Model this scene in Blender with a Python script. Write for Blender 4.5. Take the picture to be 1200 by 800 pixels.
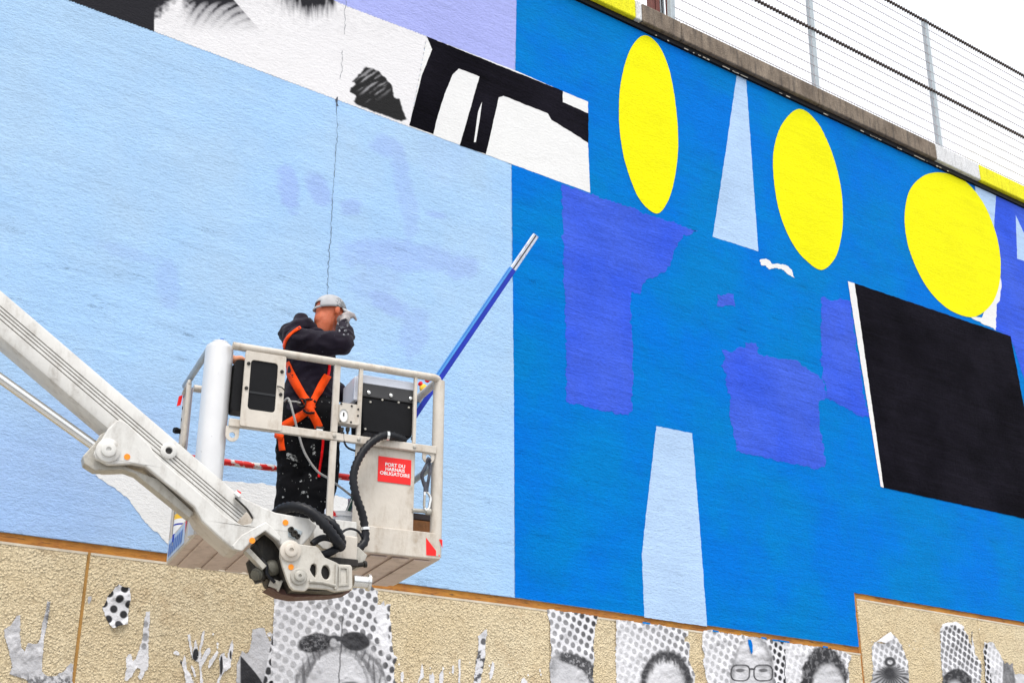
import bpy, bmesh, random
import numpy as np
from math import *
from mathutils import Vector, Matrix, noise as mnoise
from mathutils.geometry import tessellate_polygon
from mathutils.bvhtree import BVHTree

random.seed(4); rng = np.random.default_rng(4)
S = bpy.context.scene
for o in list(bpy.data.objects): bpy.data.objects.remove(o)

# ------------------------------------------------------------------ camera, sky, sun, exposure
F_PX, CX, CY = 1549., 600., 400.            # focal length in pixels of the 1200 px wide photograph
PITCH, YAW = radians(22.45), radians(-35.9)
CAM = np.array([0., -8.6, 1.6])
cd = bpy.data.cameras.new('camera'); cam = bpy.data.objects.new('camera', cd); S.collection.objects.link(cam)
cam.location = CAM; cam.rotation_euler = (pi/2 + PITCH, 0, YAW)
cd.sensor_fit = 'HORIZONTAL'; cd.sensor_width = 36; cd.lens = 36*F_PX/1200; cd.clip_end = 3000; cd.clip_start = .05
S.camera = cam

SUN_EL, SUN_AZ = radians(63), radians(212)   # azimuth measured clockwise from +Y: behind the camera, to its left
w = bpy.data.worlds.new('World'); S.world = w; w.use_nodes = True
nt = w.node_tree; nt.nodes.clear()
out = nt.nodes.new('ShaderNodeOutputWorld'); bg = nt.nodes.new('ShaderNodeBackground')
sky = nt.nodes.new('ShaderNodeTexSky'); sky.sky_type = 'NISHITA'; sky.sun_disc = False
sky.sun_elevation = SUN_EL; sky.sun_rotation = SUN_AZ
tc = nt.nodes.new('ShaderNodeTexCoord'); nz = nt.nodes.new('ShaderNodeTexNoise')
nz.inputs['Scale'].default_value = 2.2; nz.inputs['Detail'].default_value = 5
rmp = nt.nodes.new('ShaderNodeValToRGB')
rmp.color_ramp.elements[0].position = .3; rmp.color_ramp.elements[0].color = (10.2, 10.6, 11.2, 1)
rmp.color_ramp.elements[1].position = .7; rmp.color_ramp.elements[1].color = (12.4, 12.5, 12.7, 1)
mx = nt.nodes.new('ShaderNodeMix'); mx.data_type = 'RGBA'; mx.inputs[0].default_value = .92
L_ = nt.links.new
L_(tc.outputs['Generated'], nz.inputs['Vector']); L_(nz.outputs['Fac'], rmp.inputs['Fac'])
L_(sky.outputs['Color'], mx.inputs[6]); L_(rmp.outputs['Color'], mx.inputs[7])
L_(mx.outputs[2], bg.inputs['Color']); bg.inputs['Strength'].default_value = .127
L_(bg.outputs[0], out.inputs[0])
sd = bpy.data.lights.new('sun', 'SUN'); sun = bpy.data.objects.new('sun', sd); S.collection.objects.link(sun)
sd.energy = 2.9; sd.angle = radians(24); sd.color = (1, .95, .88)
sdir = Vector((sin(SUN_AZ)*cos(SUN_EL), cos(SUN_AZ)*cos(SUN_EL), sin(SUN_EL)))
sun.rotation_euler = sdir.to_track_quat('Z', 'Y').to_euler()
S.view_settings.view_transform = 'Standard'; S.view_settings.look = 'None'
S.view_settings.exposure = 0; S.view_settings.gamma = 1

# ------------------------------------------------------------------ where a sight line of the photograph meets the place
fw = np.array([-sin(YAW), cos(YAW), 0]); rt = np.array([cos(YAW), sin(YAW), 0]); UP = np.array([0, 0, 1.])
zf = fw*cos(PITCH) + UP*sin(PITCH); yu = -fw*sin(PITCH) + UP*cos(PITCH)
def ray(px, py): return rt*((px-CX)/F_PX) + yu*((CY-py)/F_PX) + zf
def wall(px, py, y=0.):
    r = ray(px, py); return CAM + r*((y-CAM[1])/r[1])
def hit(px, py, P0, n):
    r = ray(px, py); return CAM + r*(((P0-CAM) @ n)/(r @ n))
BA = radians(65.5)
bu = fw*cos(BA) + rt*sin(BA); bv = fw*sin(BA) - rt*cos(BA)      # basket axes: along its front, and back towards the wall
_r = ray(516, 441); _R = CAM + _r*(8./(_r @ fw))
BO = _R - bu*1.475 - UP*1.18                                      # front left bottom corner of the basket
BROT = atan2(bu[1], bu[0])
def B(px, py, v):
    d = hit(px, py, BO + bv*v, bv) - BO
    return Vector((d @ bu, v, d @ UP))
def wallv(px, py, y):                                             # vectorised
    r = rt[None]*((px-CX)/F_PX)[:, None] + yu[None]*((CY-py)/F_PX)[:, None] + zf[None]
    return CAM[None] + r*((y-CAM[1])/r[:, 1])[:, None]

# ------------------------------------------------------------------ materials
def N(nt, t, **k):
    n = nt.nodes.new(t)
    for a, b in k.items(): setattr(n, a, b)
    return n
def newmat(name):
    m = bpy.data.materials.new(name); m.use_nodes = True
    return m, m.node_tree, m.node_tree.nodes['Principled BSDF'], m.node_tree.links.new
def col(c): return (c[0], c[1], c[2], 1)
def lin(r, g, b, k=1.):
    f = lambda x: (x/255/12.92 if x/255 <= .04045 else ((x/255+.055)/1.055)**2.4)
    return (f(r)*k, f(g)*k, f(b)*k)
def noise_node(nt, vec, scale, detail=3, rough=.55, mult=(1, 1, 1)):
    mp = N(nt, 'ShaderNodeMapping'); mp.inputs['Scale'].default_value = mult
    mp.inputs['Rotation'].default_value = (.37, .61, .23) if min(mult) > .3 else (0, 0, 0); mp.inputs['Location'].default_value = (.13, .29, .41)
    nt.links.new(vec, mp.inputs['Vector'])
    n = N(nt, 'ShaderNodeTexNoise'); n.inputs['Scale'].default_value = scale
    n.inputs['Detail'].default_value = detail; n.inputs['Roughness'].default_value = rough
    nt.links.new(mp.outputs[0], n.inputs['Vector']); return n.outputs['Fac']
def maprange(nt, v, a, b, c, d, clamp=True):
    n = N(nt, 'ShaderNodeMapRange'); n.clamp = clamp
    for i, x in enumerate((a, b, c, d)): n.inputs[i+1].default_value = x
    nt.links.new(v, n.inputs[0]); return n.outputs[0]
def mathn(nt, op, a, b):
    n = N(nt, 'ShaderNodeMath', operation=op)
    for i, x in enumerate((a, b)):
        if isinstance(x, (int, float)): n.inputs[i].default_value = x
        else: nt.links.new(x, n.inputs[i])
    return n.outputs[0]
def mixc(nt, f, a, b):
    n = N(nt, 'ShaderNodeMix', data_type='RGBA')
    for i, x in ((0, f), (6, a), (7, b)):
        if isinstance(x, (int, float)): n.inputs[i].default_value = x
        elif isinstance(x, tuple): n.inputs[i].default_value = col(x)
        else: nt.links.new(x, n.inputs[i])
    return n.outputs[2]
def scalec(nt, c, f):
    n = N(nt, 'ShaderNodeVectorMath', operation='SCALE')
    if isinstance(c, tuple): n.inputs[0].default_value = c[:3]
    else: nt.links.new(c, n.inputs[0])
    nt.links.new(f, n.inputs['Scale']); return n.outputs[0]
def bump(nt, h, dist, strength=1.):
    n = N(nt, 'ShaderNodeBump'); n.inputs['Distance'].default_value = dist; n.inputs['Strength'].default_value = strength
    nt.links.new(h, n.inputs['Height']); return n.outputs[0]

def wall_paint(name, c, c2=None, attr=None, attr_c=None, rough=.75, grain=1., pits=.7, var=.13, vcol=False, spec=.12):
    """masonry paint over a coarse trowelled render; the relief runs along the wall"""
    m, nt, bs, L = newmat(name)
    g = N(nt, 'ShaderNodeNewGeometry').outputs['Position']
    n1 = noise_node(nt, g, 50, 6, .72, (.5, 1, 1.15))
    n2 = noise_node(nt, g, 95, 3, .65, (.7, 1, 1.1))
    n3 = noise_node(nt, g, 1.1, 4, .6)
    n4 = noise_node(nt, g, 11, 7, .76, (.2, 1, 1.1))
    h = mathn(nt, 'ADD', mathn(nt, 'MULTIPLY', n1, 1.0), mathn(nt, 'MULTIPLY', n2, .38))
    cl = noise_node(nt, g, .55, 3, .5, (.6, 1, 1.6)); pit = mathn(nt, 'MULTIPLY', maprange(nt, n4, .575, .70, 0, 1), maprange(nt, cl, .42, .62, .12, 1))
    pitm = mathn(nt, 'MULTIPLY', pit, maprange(nt, n2, .42, .6, 0, 1))
    h = mathn(nt, 'SUBTRACT', h, mathn(nt, 'MULTIPLY', pitm, .5))
    L(bump(nt, h, .0105*grain, .95), bs.inputs['Normal'])
    if vcol:
        at = N(nt, 'ShaderNodeVertexColor'); at.layer_name = 'paint'; base = at.outputs['Color']
    elif c2: base = mixc(nt, maprange(nt, n3, .38, .62, 0, 1), c, c2)
    else: base = c
    if attr:
        at = N(nt, 'ShaderNodeAttribute'); at.attribute_name = attr
        thin = maprange(nt, n2, .3, .66, .55, 1.1)
        base = mixc(nt, mathn(nt, 'MULTIPLY', at.outputs['Fac'], thin), base, attr_c)
    v = mathn(nt, 'ADD', maprange(nt, n3, .3, .7, 1-var*.5, 1+var*.35), maprange(nt, n1, .3, .7, -var*.8, var*.4))
    n5 = noise_node(nt, g, 34, 4, .6, (.05, 1, 1.)); n6 = noise_node(nt, g, 3.2, 4, .65, (.5, 1, 1.2))
    v = mathn(nt, 'ADD', v, maprange(nt, n5, .3, .7, -var*.55, var*.45)); v = mathn(nt, 'ADD', v, maprange(nt, n6, .35, .65, -var*.25, var*.2))
    v = mathn(nt, 'SUBTRACT', v, mathn(nt, 'MULTIPLY', pitm, pits*.5))
    L(scalec(nt, base, v), bs.inputs['Base Color'])
    bs.inputs['Roughness'].default_value = rough; bs.inputs['Specular IOR Level'].default_value = spec
    return m

def hard(name, c, rough=.4, metal=0., var=.1, dirt=0., dirt_c=(.16, .12, .08), scale=6., bmp=0., coat=0., spec=.5):
    m, nt, bs, L = newmat(name)
    g = N(nt, 'ShaderNodeTexCoord').outputs['Object']
    n1 = noise_node(nt, g, scale, 5, .6); n2 = noise_node(nt, g, scale*7, 4, .65)
    base = scalec(nt, c, maprange(nt, n1, .3, .7, 1-var, 1+var*.5))
    if dirt:
        n3 = noise_node(nt, g, scale*1.6, 6, .7, (1.6, 1.6, .35))
        f = mathn(nt, 'MULTIPLY', maprange(nt, n3, .47, .69, 0, 1), maprange(nt, n2, .35, .65, .2, 1))
        base = mixc(nt, mathn(nt, 'MULTIPLY', f, dirt), base, dirt_c)
    L(base, bs.inputs['Base Color'])
    L(maprange(nt, n2, .3, .7, rough*.8, min(1, rough*1.25)), bs.inputs['Roughness'])
    bs.inputs['Metallic'].default_value = metal; bs.inputs['Specular IOR Level'].default_value = spec
    if bmp: L(bump(nt, n2, bmp), bs.inputs['Normal'])
    if coat: bs.inputs['Coat Weight'].default_value = coat
    return m

K = .92
LIGHT = lin(181, 215, 249, K)
M = {}
M['light'] = wall_paint('light_blue_masonry_paint', LIGHT, lin(170, 208, 248, K), attr='blot', attr_c=lin(158, 182, 243, K))
M['blue'] = wall_paint('deep_blue_masonry_paint', lin(0, 132, 212, K), lin(0, 118, 218, K), var=.16, spec=.04, pits=.9)
M['violet'] = wall_paint('violet_blue_masonry_paint', lin(76, 110, 236, K), lin(58, 94, 228, K), pits=1.1, var=.24, spec=.04)
M['lavender'] = wall_paint('lavender_masonry_paint', lin(176, 184, 247, K))
M['white'] = wall_paint('white_masonry_paint', (.78, .78, .78), grain=.6, pits=.25, var=.05)
M['black'] = wall_paint('black_masonry_paint', lin(17, 15, 24, K), lin(26, 24, 33, K), pits=.4, var=.5, spec=.03)
M['yellow'] = wall_paint('yellow_masonry_paint', lin(248, 244, 0, K), grain=.75, pits=.2, var=.09)
M['pale'] = wall_paint('pale_blue_masonry_paint', lin(186, 215, 250, K))
M['spray'] = wall_paint('sprayed_masonry_paint', (1, 1, 1), vcol=True, grain=.7, pits=.3, var=.05)
M['crack'] = hard('crack_grime', (.075, .09, .125), .9)

def roughcast():
    m, nt, bs, L = newmat('tan_roughcast_render')
    g = N(nt, 'ShaderNodeNewGeometry').outputs['Position']
    wob = noise_node(nt, g, 30, 3)
    vo = N(nt, 'ShaderNodeTexVoronoi'); vo.feature = 'F1'; vo.inputs['Scale'].default_value = 56
    ad = N(nt, 'ShaderNodeVectorMath', operation='ADD'); sc_ = N(nt, 'ShaderNodeVectorMath', operation='SCALE')
    cn = N(nt, 'ShaderNodeTexNoise'); cn.inputs['Scale'].default_value = 28; cn.inputs['Detail'].default_value = 3
    L(g, cn.inputs['Vector']); L(cn.outputs['Color'], sc_.inputs[0]); sc_.inputs['Scale'].default_value = .022
    L(g, ad.inputs[0]); L(sc_.outputs[0], ad.inputs[1]); L(ad.outputs[0], vo.inputs['Vector'])
    spc = N(nt, 'ShaderNodeSeparateColor'); L(vo.outputs['Color'], spc.inputs[0])
    lump = mathn(nt, 'MULTIPLY', maprange(nt, vo.outputs['Distance'], 0, .68, 1, 0), maprange(nt, spc.outputs[0], 0, 1, .25, 1.25))
    fine = noise_node(nt, g, 110, 4, .7)
    h = mathn(nt, 'ADD', lump, mathn(nt, 'MULTIPLY', fine, .75))
    h = mathn(nt, 'ADD', h, mathn(nt, 'MULTIPLY', wob, 1.0))
    L(bump(nt, h, .016, 1.), bs.inputs['Normal'])
    big = noise_node(nt, g, .9, 5, .65)
    c = mixc(nt, maprange(nt, big, .35, .65, 0, 1), (.80, .65, .415), (.87, .745, .52))
    spot = noise_node(nt, g, 3.5, 5, .7)
    c = mixc(nt, maprange(nt, spot, .55, .75, 0, .45), c, (.44, .27, .13))
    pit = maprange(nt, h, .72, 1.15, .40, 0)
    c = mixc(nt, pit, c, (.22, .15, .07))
    c = scalec(nt, c, maprange(nt, fine, .3, .7, .86, 1.12))
    L(c, bs.inputs['Base Color']); bs.inputs['Roughness'].default_value = .9
    bs.inputs['Specular IOR Level'].default_value = .15
    return m
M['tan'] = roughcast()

def concrete(name, a, b, stain=(.06, .05, .045)):
    m, nt, bs, L = newmat(name)
    g = N(nt, 'ShaderNodeNewGeometry').outputs['Position']
    n1 = noise_node(nt, g, 5, 6, .7, (1, 1, .5)); n2 = noise_node(nt, g, 60, 4); n3 = noise_node(nt, g, 9, 5, .7, (1.6, 1, .18))
    c = mixc(nt, maprange(nt, n1, .35, .65, 0, 1), a, b)
    c = mixc(nt, maprange(nt, n3, .5, .68, 0, .85), c, stain)
    L(scalec(nt, c, maprange(nt, n2, .3, .7, .8, 1.15)), bs.inputs['Base Color'])
    L(bump(nt, mathn(nt, 'ADD', n1, mathn(nt, 'MULTIPLY', n2, .4)), .02), bs.inputs['Normal'])
    bs.inputs['Roughness'].default_value = .92
    return m
M['coping'] = concrete('weathered_brown_concrete', (.13, .098, .072), (.27, .215, .165))
M['cop_white'] = concrete('whitewashed_concrete', (.74, .74, .75), (.66, .67, .69), (.5, .5, .5))
M['cop_yellow'] = concrete('yellow_painted_concrete', lin(246, 242, 20, K), lin(238, 232, 10, K), lin(220, 212, 0, .8))
M['ground'] = concrete('paving_concrete', (.34, .33, .31), (.42, .40, .375), (.25, .24, .22))
M['asphalt'] = concrete('grey_asphalt', (.10, .10, .10), (.14, .14, .135), (.07, .07, .07))

def wood():
    m, nt, bs, L = newmat('orange_stained_batten')
    g = N(nt, 'ShaderNodeNewGeometry').outputs['Position']
    n1 = noise_node(nt, g, 2.2, 5, .7, (1, 1, .6)); n2 = noise_node(nt, g, 22, 4, .6, (.4, 1, 3))
    c = mixc(nt, maprange(nt, n1, .36, .62, 0, 1), (.52, .23, .03), (.36, .13, .025))
    c = mixc(nt, maprange(nt, n2, .56, .7, 0, .8), c, (.045, .025, .015))
    L(c, bs.inputs['Base Color']); bs.inputs['Roughness'].default_value = .8
    L(bump(nt, n2, .01), bs.inputs['Normal']); return m
M['wood'] = wood()
M['lip'] = hard('chalky_render_edge', (.62, .55, .44), .9, var=.2, scale=9)
M['lift'] = hard('off_white_machine_paint', (.655, .645, .62), .42, var=.12, dirt=.75, dirt_c=(.30, .27, .235), scale=4.2, bmp=.0015)
M['lift2'] = hard('beige_worn_basket_paint', (.60, .55, .485), .5, var=.14, dirt=.8, dirt_c=(.31, .235, .16), scale=4, bmp=.002)
M['under'] = hard('dusty_underside_paint', (.58, .47, .42), .6, var=.1, dirt=.55, dirt_c=(.22, .16, .13), scale=3)
M['galv'] = hard('galvanised_steel', (.42, .475, .51), .5, metal=.2, var=.12, scale=14, bmp=.001)
M['bright'] = hard('bright_steel', (.75, .75, .74), .22, metal=.9, var=.05)
M['alu'] = hard('brushed_white_aluminium', (.66, .66, .67), .34, metal=.2, var=.05)
M['castw'] = hard('cast_grey_beige_metal', (.46, .44, .395), .45, metal=.2, var=.12, dirt=.6, dirt_c=(.2, .16, .11), scale=9, bmp=.003)
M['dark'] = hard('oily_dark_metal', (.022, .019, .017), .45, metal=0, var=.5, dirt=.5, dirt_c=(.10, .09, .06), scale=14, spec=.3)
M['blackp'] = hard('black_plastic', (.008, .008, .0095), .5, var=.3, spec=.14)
M['rubber'] = hard('black_rubber_hose', (.010, .011, .015), .45, var=.4, scale=30, spec=.25)
M['groove'] = hard('grey_groove_strip', (.28, .26, .235), .8)  # darker grey for the strips along the groove bottoms
M['ctrl'] = hard('grey_plastic_lid', (.055, .055, .058), .45, var=.2, spec=.25)
M['hood'] = hard('milky_plastic_hood', (.74, .77, .86), .18, var=.06, scale=7)
M['red'] = hard('red_sticker', lin(250, 8, 4, .9), .45, var=.04)
M['whitep'] = hard('white_print', (.82, .82, .82), .5, var=.03)
M['orange_dot'] = hard('orange_dot_sticker', lin(255, 150, 10, .9), .5)
M['fence'] = hard('galvanised_mesh_wire', (.46, .41, .44), .7)
M['bar'] = hard('dark_twisted_tension_bar', (.075, .055, .05), .7, var=.3)
M['rust'] = hard('rust_red_paint', (.19, .055, .045), .7, var=.3, dirt=.5, dirt_c=(.08, .04, .03))
M['barblue'] = hard('blue_anodised_aluminium', lin(14, 44, 176, .95), .4, metal=0, var=.2, dirt=.4, dirt_c=(.008, .015, .2), spec=.3, scale=9)
M['bartip'] = hard('bare_aluminium_tip', (.55, .58, .66), .35, metal=.3, var=.2, dirt=.9, dirt_c=(.10, .11, .30), scale=16)
M['amber'] = hard('yellow_label', lin(240, 190, 40), .5)
M['bluep'] = hard('blue_print', lin(70, 120, 205, .9), .5)
M['ltblue'] = hard('pale_blue_sticker', lin(188, 210, 240, .9), .5)
M['green'] = hard('dark_green_bristle', (.012, .06, .045), .7)
M['bucket'] = hard('white_bucket_plastic', (.76, .76, .77), .3, var=.06, dirt=.3, dirt_c=(.5, .55, .65))
M['rope'] = hard('grey_lanyard_rope', (.42, .41, .40), .8, scale=60, bmp=.003)
M['ropedark'] = hard('dark_blue_grey_rope', (.07, .075, .10), .8, var=.5, scale=50)
M['tape'] = None
def tape():
    m, nt, bs, L = newmat('red_white_rail_tape')
    g = N(nt, 'ShaderNodeTexCoord').outputs['Object']
    n = noise_node(nt, g, 14, 4, .6); n2 = noise_node(nt, g, 30, 4, .7)
    c = mixc(nt, maprange(nt, n, .47, .52, 0, 1), lin(225, 25, 20, .9), (.66, .64, .62))
    c = mixc(nt, maprange(nt, n2, .62, .68, 0, 1), c, lin(120, 150, 200))
    L(c, bs.inputs['Base Color']); bs.inputs['Roughness'].default_value = .5; return m
M['tape'] = tape()

def cloth(name, c, splat=0., splat_c=(.6, .62, .63), rough=.9, fuzz=.25, th=.70):
    m, nt, bs, L = newmat(name)
    g = N(nt, 'ShaderNodeTexCoord').outputs['Object']
    n1 = noise_node(nt, g, 7, 4, .6); n2 = noise_node(nt, g, 220, 2)
    base = scalec(nt, c, maprange(nt, n1, .3, .7, .7, 1.25))
    if splat:
        n3 = noise_node(nt, g, 26, 3, .6, (1, 1, .8)); n4 = noise_node(nt, g, 70, 2, .5); n5 = noise_node(nt, g, 5, 2)
        a = maprange(nt, n3, th, th+.015, 0, 1); b = maprange(nt, n4, th+.005, th+.02, 0, 1)
        f = mathn(nt, 'MAXIMUM', mathn(nt, 'MULTIPLY', a, maprange(nt, n5, .45, .52, 0, 1)), b)
        base = mixc(nt, mathn(nt, 'MULTIPLY', f, splat), base, splat_c)
    L(base, bs.inputs['Base Color']); bs.inputs['Roughness'].default_value = rough
    bs.inputs['Sheen Weight'].default_value = fuzz; bs.inputs['Specular IOR Level'].default_value = .1
    L(bump(nt, n2, .002), bs.inputs['Normal']); return m
M['hoodie'] = cloth('faded_black_hoodie_cotton', (.012, .0085, .0165), .7, (.30, .31, .36), th=.74, fuzz=.10)
M['trousers'] = cloth('black_work_trousers', (.0045, .0045, .0058), .9, (.5, .51, .5), th=.715, fuzz=.02)
M['capc'] = cloth('light_grey_cap_cotton', (.52, .52, .53), 0, fuzz=.1)
def cap_mat():
    m, nt, bs, L = newmat('paint_spattered_grey_cap')
    g = N(nt, 'ShaderNodeTexCoord').outputs['Object']
    n = noise_node(nt, g, 60, 4, .7); n2 = noise_node(nt, g, 18, 3)
    sp = N(nt, 'ShaderNodeSeparateXYZ'); L(g, sp.inputs[0])
    front = maprange(nt, sp.outputs[0], .105, .185, -.22, .13)
    f = maprange(nt, mathn(nt, 'ADD', n, front), .52, .58, 0, .85)
    c = mixc(nt, f, scalec(nt, (.42, .42, .435), maprange(nt, n2, .3, .7, .85, 1.1)), (.12, .13, .14))
    L(c, bs.inputs['Base Color']); bs.inputs['Roughness'].default_value = .9; return m
M['cap'] = cap_mat()
def skin(name, c):
    m, nt, bs, L = newmat(name)
    g = N(nt, 'ShaderNodeTexCoord').outputs['Object']
    n = noise_node(nt, g, 16, 4, .6); n2 = noise_node(nt, g, 120, 3)
    L(scalec(nt, c, maprange(nt, n, .3, .7, .82, 1.15)), bs.inputs['Base Color'])
    bs.inputs['Roughness'].default_value = .5; L(bump(nt, n2, .001), bs.inputs['Normal'])
    bs.inputs['Subsurface Weight'].default_value = .08; return m
M['skin'] = skin('sunburnt_skin', (.56, .135, .055))
M['handskin'] = skin('pale_dusty_hand', (.34, .31, .31))
M['glove'] = cloth('dark_grey_glove', (.06, .06, .08), .6, (.5, .4, .4), th=.6)
M['harness'] = cloth('orange_harness_webbing', lin(252, 78, 8, .95), 0, rough=.6, fuzz=.05)
M['reds'] = cloth('red_strap', lin(235, 20, 25, .9), 0, rough=.6, fuzz=.05)
M['boot'] = hard('dark_work_boot', (.03, .026, .022), .6, var=.3)
M['peach'] = cloth('peach_cloth', lin(235, 165, 130, .9), 0)

def paper():
    m, nt, bs, L = newmat('printed_poster_paper')
    at = N(nt, 'ShaderNodeVertexColor'); at.layer_name = 'paint'
    g = N(nt, 'ShaderNodeNewGeometry').outputs['Position']
    n = noise_node(nt, g, 40, 4, .6); n2 = noise_node(nt, g, 5, 4, .6)
    L(scalec(nt, at.outputs['Color'], maprange(nt, n2, .3, .7, .93, 1.05)), bs.inputs['Base Color'])
    bs.inputs['Roughness'].default_value = .8
    L(bump(nt, mathn(nt, 'ADD', n, mathn(nt, 'MULTIPLY', n2, 2.)), .006), bs.inputs['Normal']); return m
M['paper'] = paper()

# ------------------------------------------------------------------ object helpers
def link(name, me, mat, parent=None, smooth=None, bevel=0.):
    o = bpy.data.objects.new(name, me); S.collection.objects.link(o)
    if mat is not None: me.materials.append(mat)
    if parent is not None: o.parent = parent
    if smooth is not None:
        me.shade_smooth(); me.set_sharp_from_angle(angle=radians(smooth))
    if bevel:
        b = o.modifiers.new('bevel', 'BEVEL'); b.width = bevel; b.segments = 2; b.limit_method = 'ANGLE'; b.angle_limit = radians(35)
        b.harden_normals = False
    return o
def tag(o, label=None, cat=None, group=None, kind=None):
    if label: o['label'] = label
    if cat: o['category'] = cat
    if group: o['group'] = group
    if kind: o['kind'] = kind
    return o
def empty(name, loc=(0, 0, 0), rz=0., parent=None):
    o = bpy.data.objects.new(name, None); S.collection.objects.link(o)
    o.location = loc; o.rotation_euler = (0, 0, rz); o.empty_display_size = .1
    if parent is not None: o.parent = parent
    return o
class MB:
    def __init__(s): s.v = []; s.f = []
    def add(s, vs, fs):
        k = len(s.v); s.v += [tuple(p) for p in vs]; s.f += [tuple(i+k for i in f) for f in fs]; return s
    def box(s, a, b):
        (x0, y0, z0), (x1, y1, z1) = a, b
        vs = [(x, y, z) for z in (z0, z1) for y in (y0, y1) for x in (x0, x1)]
        return s.add(vs, [(0, 2, 3, 1), (4, 5, 7, 6), (0, 1, 5, 4), (2, 6, 7, 3), (0, 4, 6, 2), (1, 3, 7, 5)])
    def obox(s, c, ax, ay, az):                      # centre and three half axes
        c, ax, ay, az = map(Vector, (c, ax, ay, az))
        vs = [c + ax*x + ay*y + az*z for z in (-1, 1) for y in (-1, 1) for x in (-1, 1)]
        return s.add(vs, [(0, 2, 3, 1), (4, 5, 7, 6), (0, 1, 5, 4), (2, 6, 7, 3), (0, 4, 6, 2), (1, 3, 7, 5)])
    def tube(s, pts, r, n=12, caps=True, ridges=None):
        pts = [Vector(p) for p in pts]; rs = r if isinstance(r, (list, tuple)) else [r]*len(pts)
        rings = []; side = None
        for i, p in enumerate(pts):
            t = (pts[min(i+1, len(pts)-1)] - pts[max(i-1, 0)]).normalized()
            if side is None:
                side = t.cross(Vector((0, 0, 1)) if abs(t.z) < .9 else Vector((0, 1, 0))).normalized()
            else: side = (side - t*side.dot(t)).normalized()
            up2 = side.cross(t)
            rings.append([p + (side*cos(2*pi*k/n) + up2*sin(2*pi*k/n))*rs[i] for k in range(n)])
        vs = [q for R in rings for q in R]; fs = []
        for i in range(len(pts)-1):
            for k in range(n):
                a = i*n+k; b = i*n+(k+1) % n; fs.append((a, b, b+n, a+n))
        if caps: fs += [tuple(range(n))[::-1], tuple(range((len(pts)-1)*n, len(pts)*n))]
        return s.add(vs, fs)
    def prism(s, loops, v0, v1, place=None):
        """outline (and holes) in the u-w plane, extruded along v"""
        if not isinstance(loops[0][0], (tuple, list, Vector)): loops = [loops]
        loops = [[(p[0], p[-1]) for p in l] for l in loops]
        flat = [p for l in loops for p in l]
        tris = tessellate_polygon([[Vector((p[0], p[1], 0)) for p in l] for l in loops])
        n = len(flat)
        vs = [(p[0], v0, p[1]) for p in flat] + [(p[0], v1, p[1]) for p in flat]
        fs = []
        for t in tris:
            a, b, c = [Vector(flat[i]) for i in t]
            if (b-a).cross(c-a) < 0: t = t[::-1]
            fs.append(tuple(t)); fs.append(tuple(i+n for i in t[::-1]))
        k = 0
        for li, l in enumerate(loops):
            area = sum(l[i][0]*l[(i+1) % len(l)][1] - l[(i+1) % len(l)][0]*l[i][1] for i in range(len(l)))
            ccw = area > 0
            if li: ccw = not ccw
            for i in range(len(l)):
                a = k+i; b = k+(i+1) % len(l)
                fs.append((a, a+n, b+n, b) if ccw else (b, b+n, a+n, a))
            k += len(l)
        return s.add(vs, fs)
    def lathe(s, c, axis, prof, n=24):
        """profile of (distance along axis, radius)"""
        axis = Vector(axis).normalized(); c = Vector(c)
        a = axis.cross(Vector((0, 0, 1)) if abs(axis.z) < .9 else Vector((1, 0, 0))).normalized(); b = axis.cross(a)
        vs = [c + axis*d + (a*cos(2*pi*k/n) + b*sin(2*pi*k/n))*r for d, r in prof for k in range(n)]
        fs = [(i*n+k, i*n+(k+1) % n, (i+1)*n+(k+1) % n, (i+1)*n+k) for i in range(len(prof)-1) for k in range(n)]
        fs += [tuple(range(n))[::-1], tuple(range((len(prof)-1)*n, len(prof)*n))]
        return s.add(vs, fs)
    def ball(s, c, rx, ry=None, rz=None, nu=16, nv=10, rot=None):
        ry = ry or rx; rz = rz or rx; c = Vector(c)
        R = rot or Matrix.Identity(3)
        vs = [c + R @ Vector((0, 0, -rz))]
        for j in range(1, nv):
            t = -pi/2 + pi*j/nv
            for k in range(nu):
                vs.append(c + R @ Vector((rx*cos(t)*cos(2*pi*k/nu), ry*cos(t)*sin(2*pi*k/nu), rz*sin(t))))
        vs.append(c + R @ Vector((0, 0, rz))); fs = []
        for k in range(nu):
            fs.append((0, 1+(k+1) % nu, 1+k)); e = len(vs)-1; b = 1+(nv-2)*nu
            fs.append((e, b+k, b+(k+1) % nu))
        for j in range(nv-2):
            for k in range(nu):
                a = 1+j*nu+k; b = 1+j*nu+(k+1) % nu; fs.append((a, b, b+nu, a+nu))
        return s.add(vs, fs)
    def limb(s, pts, rs):
        """tapered limb with round joints, for a later remesh into one skin"""
        for i in range(len(pts)-1): s.tube([pts[i], pts[i+1]], [rs[i], rs[i+1]], 14)
        for p, r in zip(pts, rs): s.ball(p, r)
        return s
    def loft(s, secs, n=24):
        """closed sections: centre, x axis vector, y axis vector"""
        vs = []
        for c, ax, ay in secs:
            c, ax, ay = map(Vector, (c, ax, ay))
            vs += [c + ax*cos(2*pi*k/n) + ay*sin(2*pi*k/n) for k in range(n)]
        fs = [(i*n+k, i*n+(k+1) % n, (i+1)*n+(k+1) % n, (i+1)*n+k) for i in range(len(secs)-1) for k in range(n)]
        fs += [tuple(range(n))[::-1], tuple(range((len(secs)-1)*n, len(secs)*n))]
        return s.add(vs, fs)
    def mesh(s, name):
        me = bpy.data.meshes.new(name); me.from_pydata(s.v, [], s.f); me.validate(); me.update()
        bm = bmesh.new(); bm.from_mesh(me); bmesh.ops.recalc_face_normals(bm, faces=bm.faces); bm.to_mesh(me); bm.free()
        return me
    def build(s, name, mat, parent=None, smooth=40, bevel=0.): return link(name, s.mesh(name), mat, parent, smooth, bevel)

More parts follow.
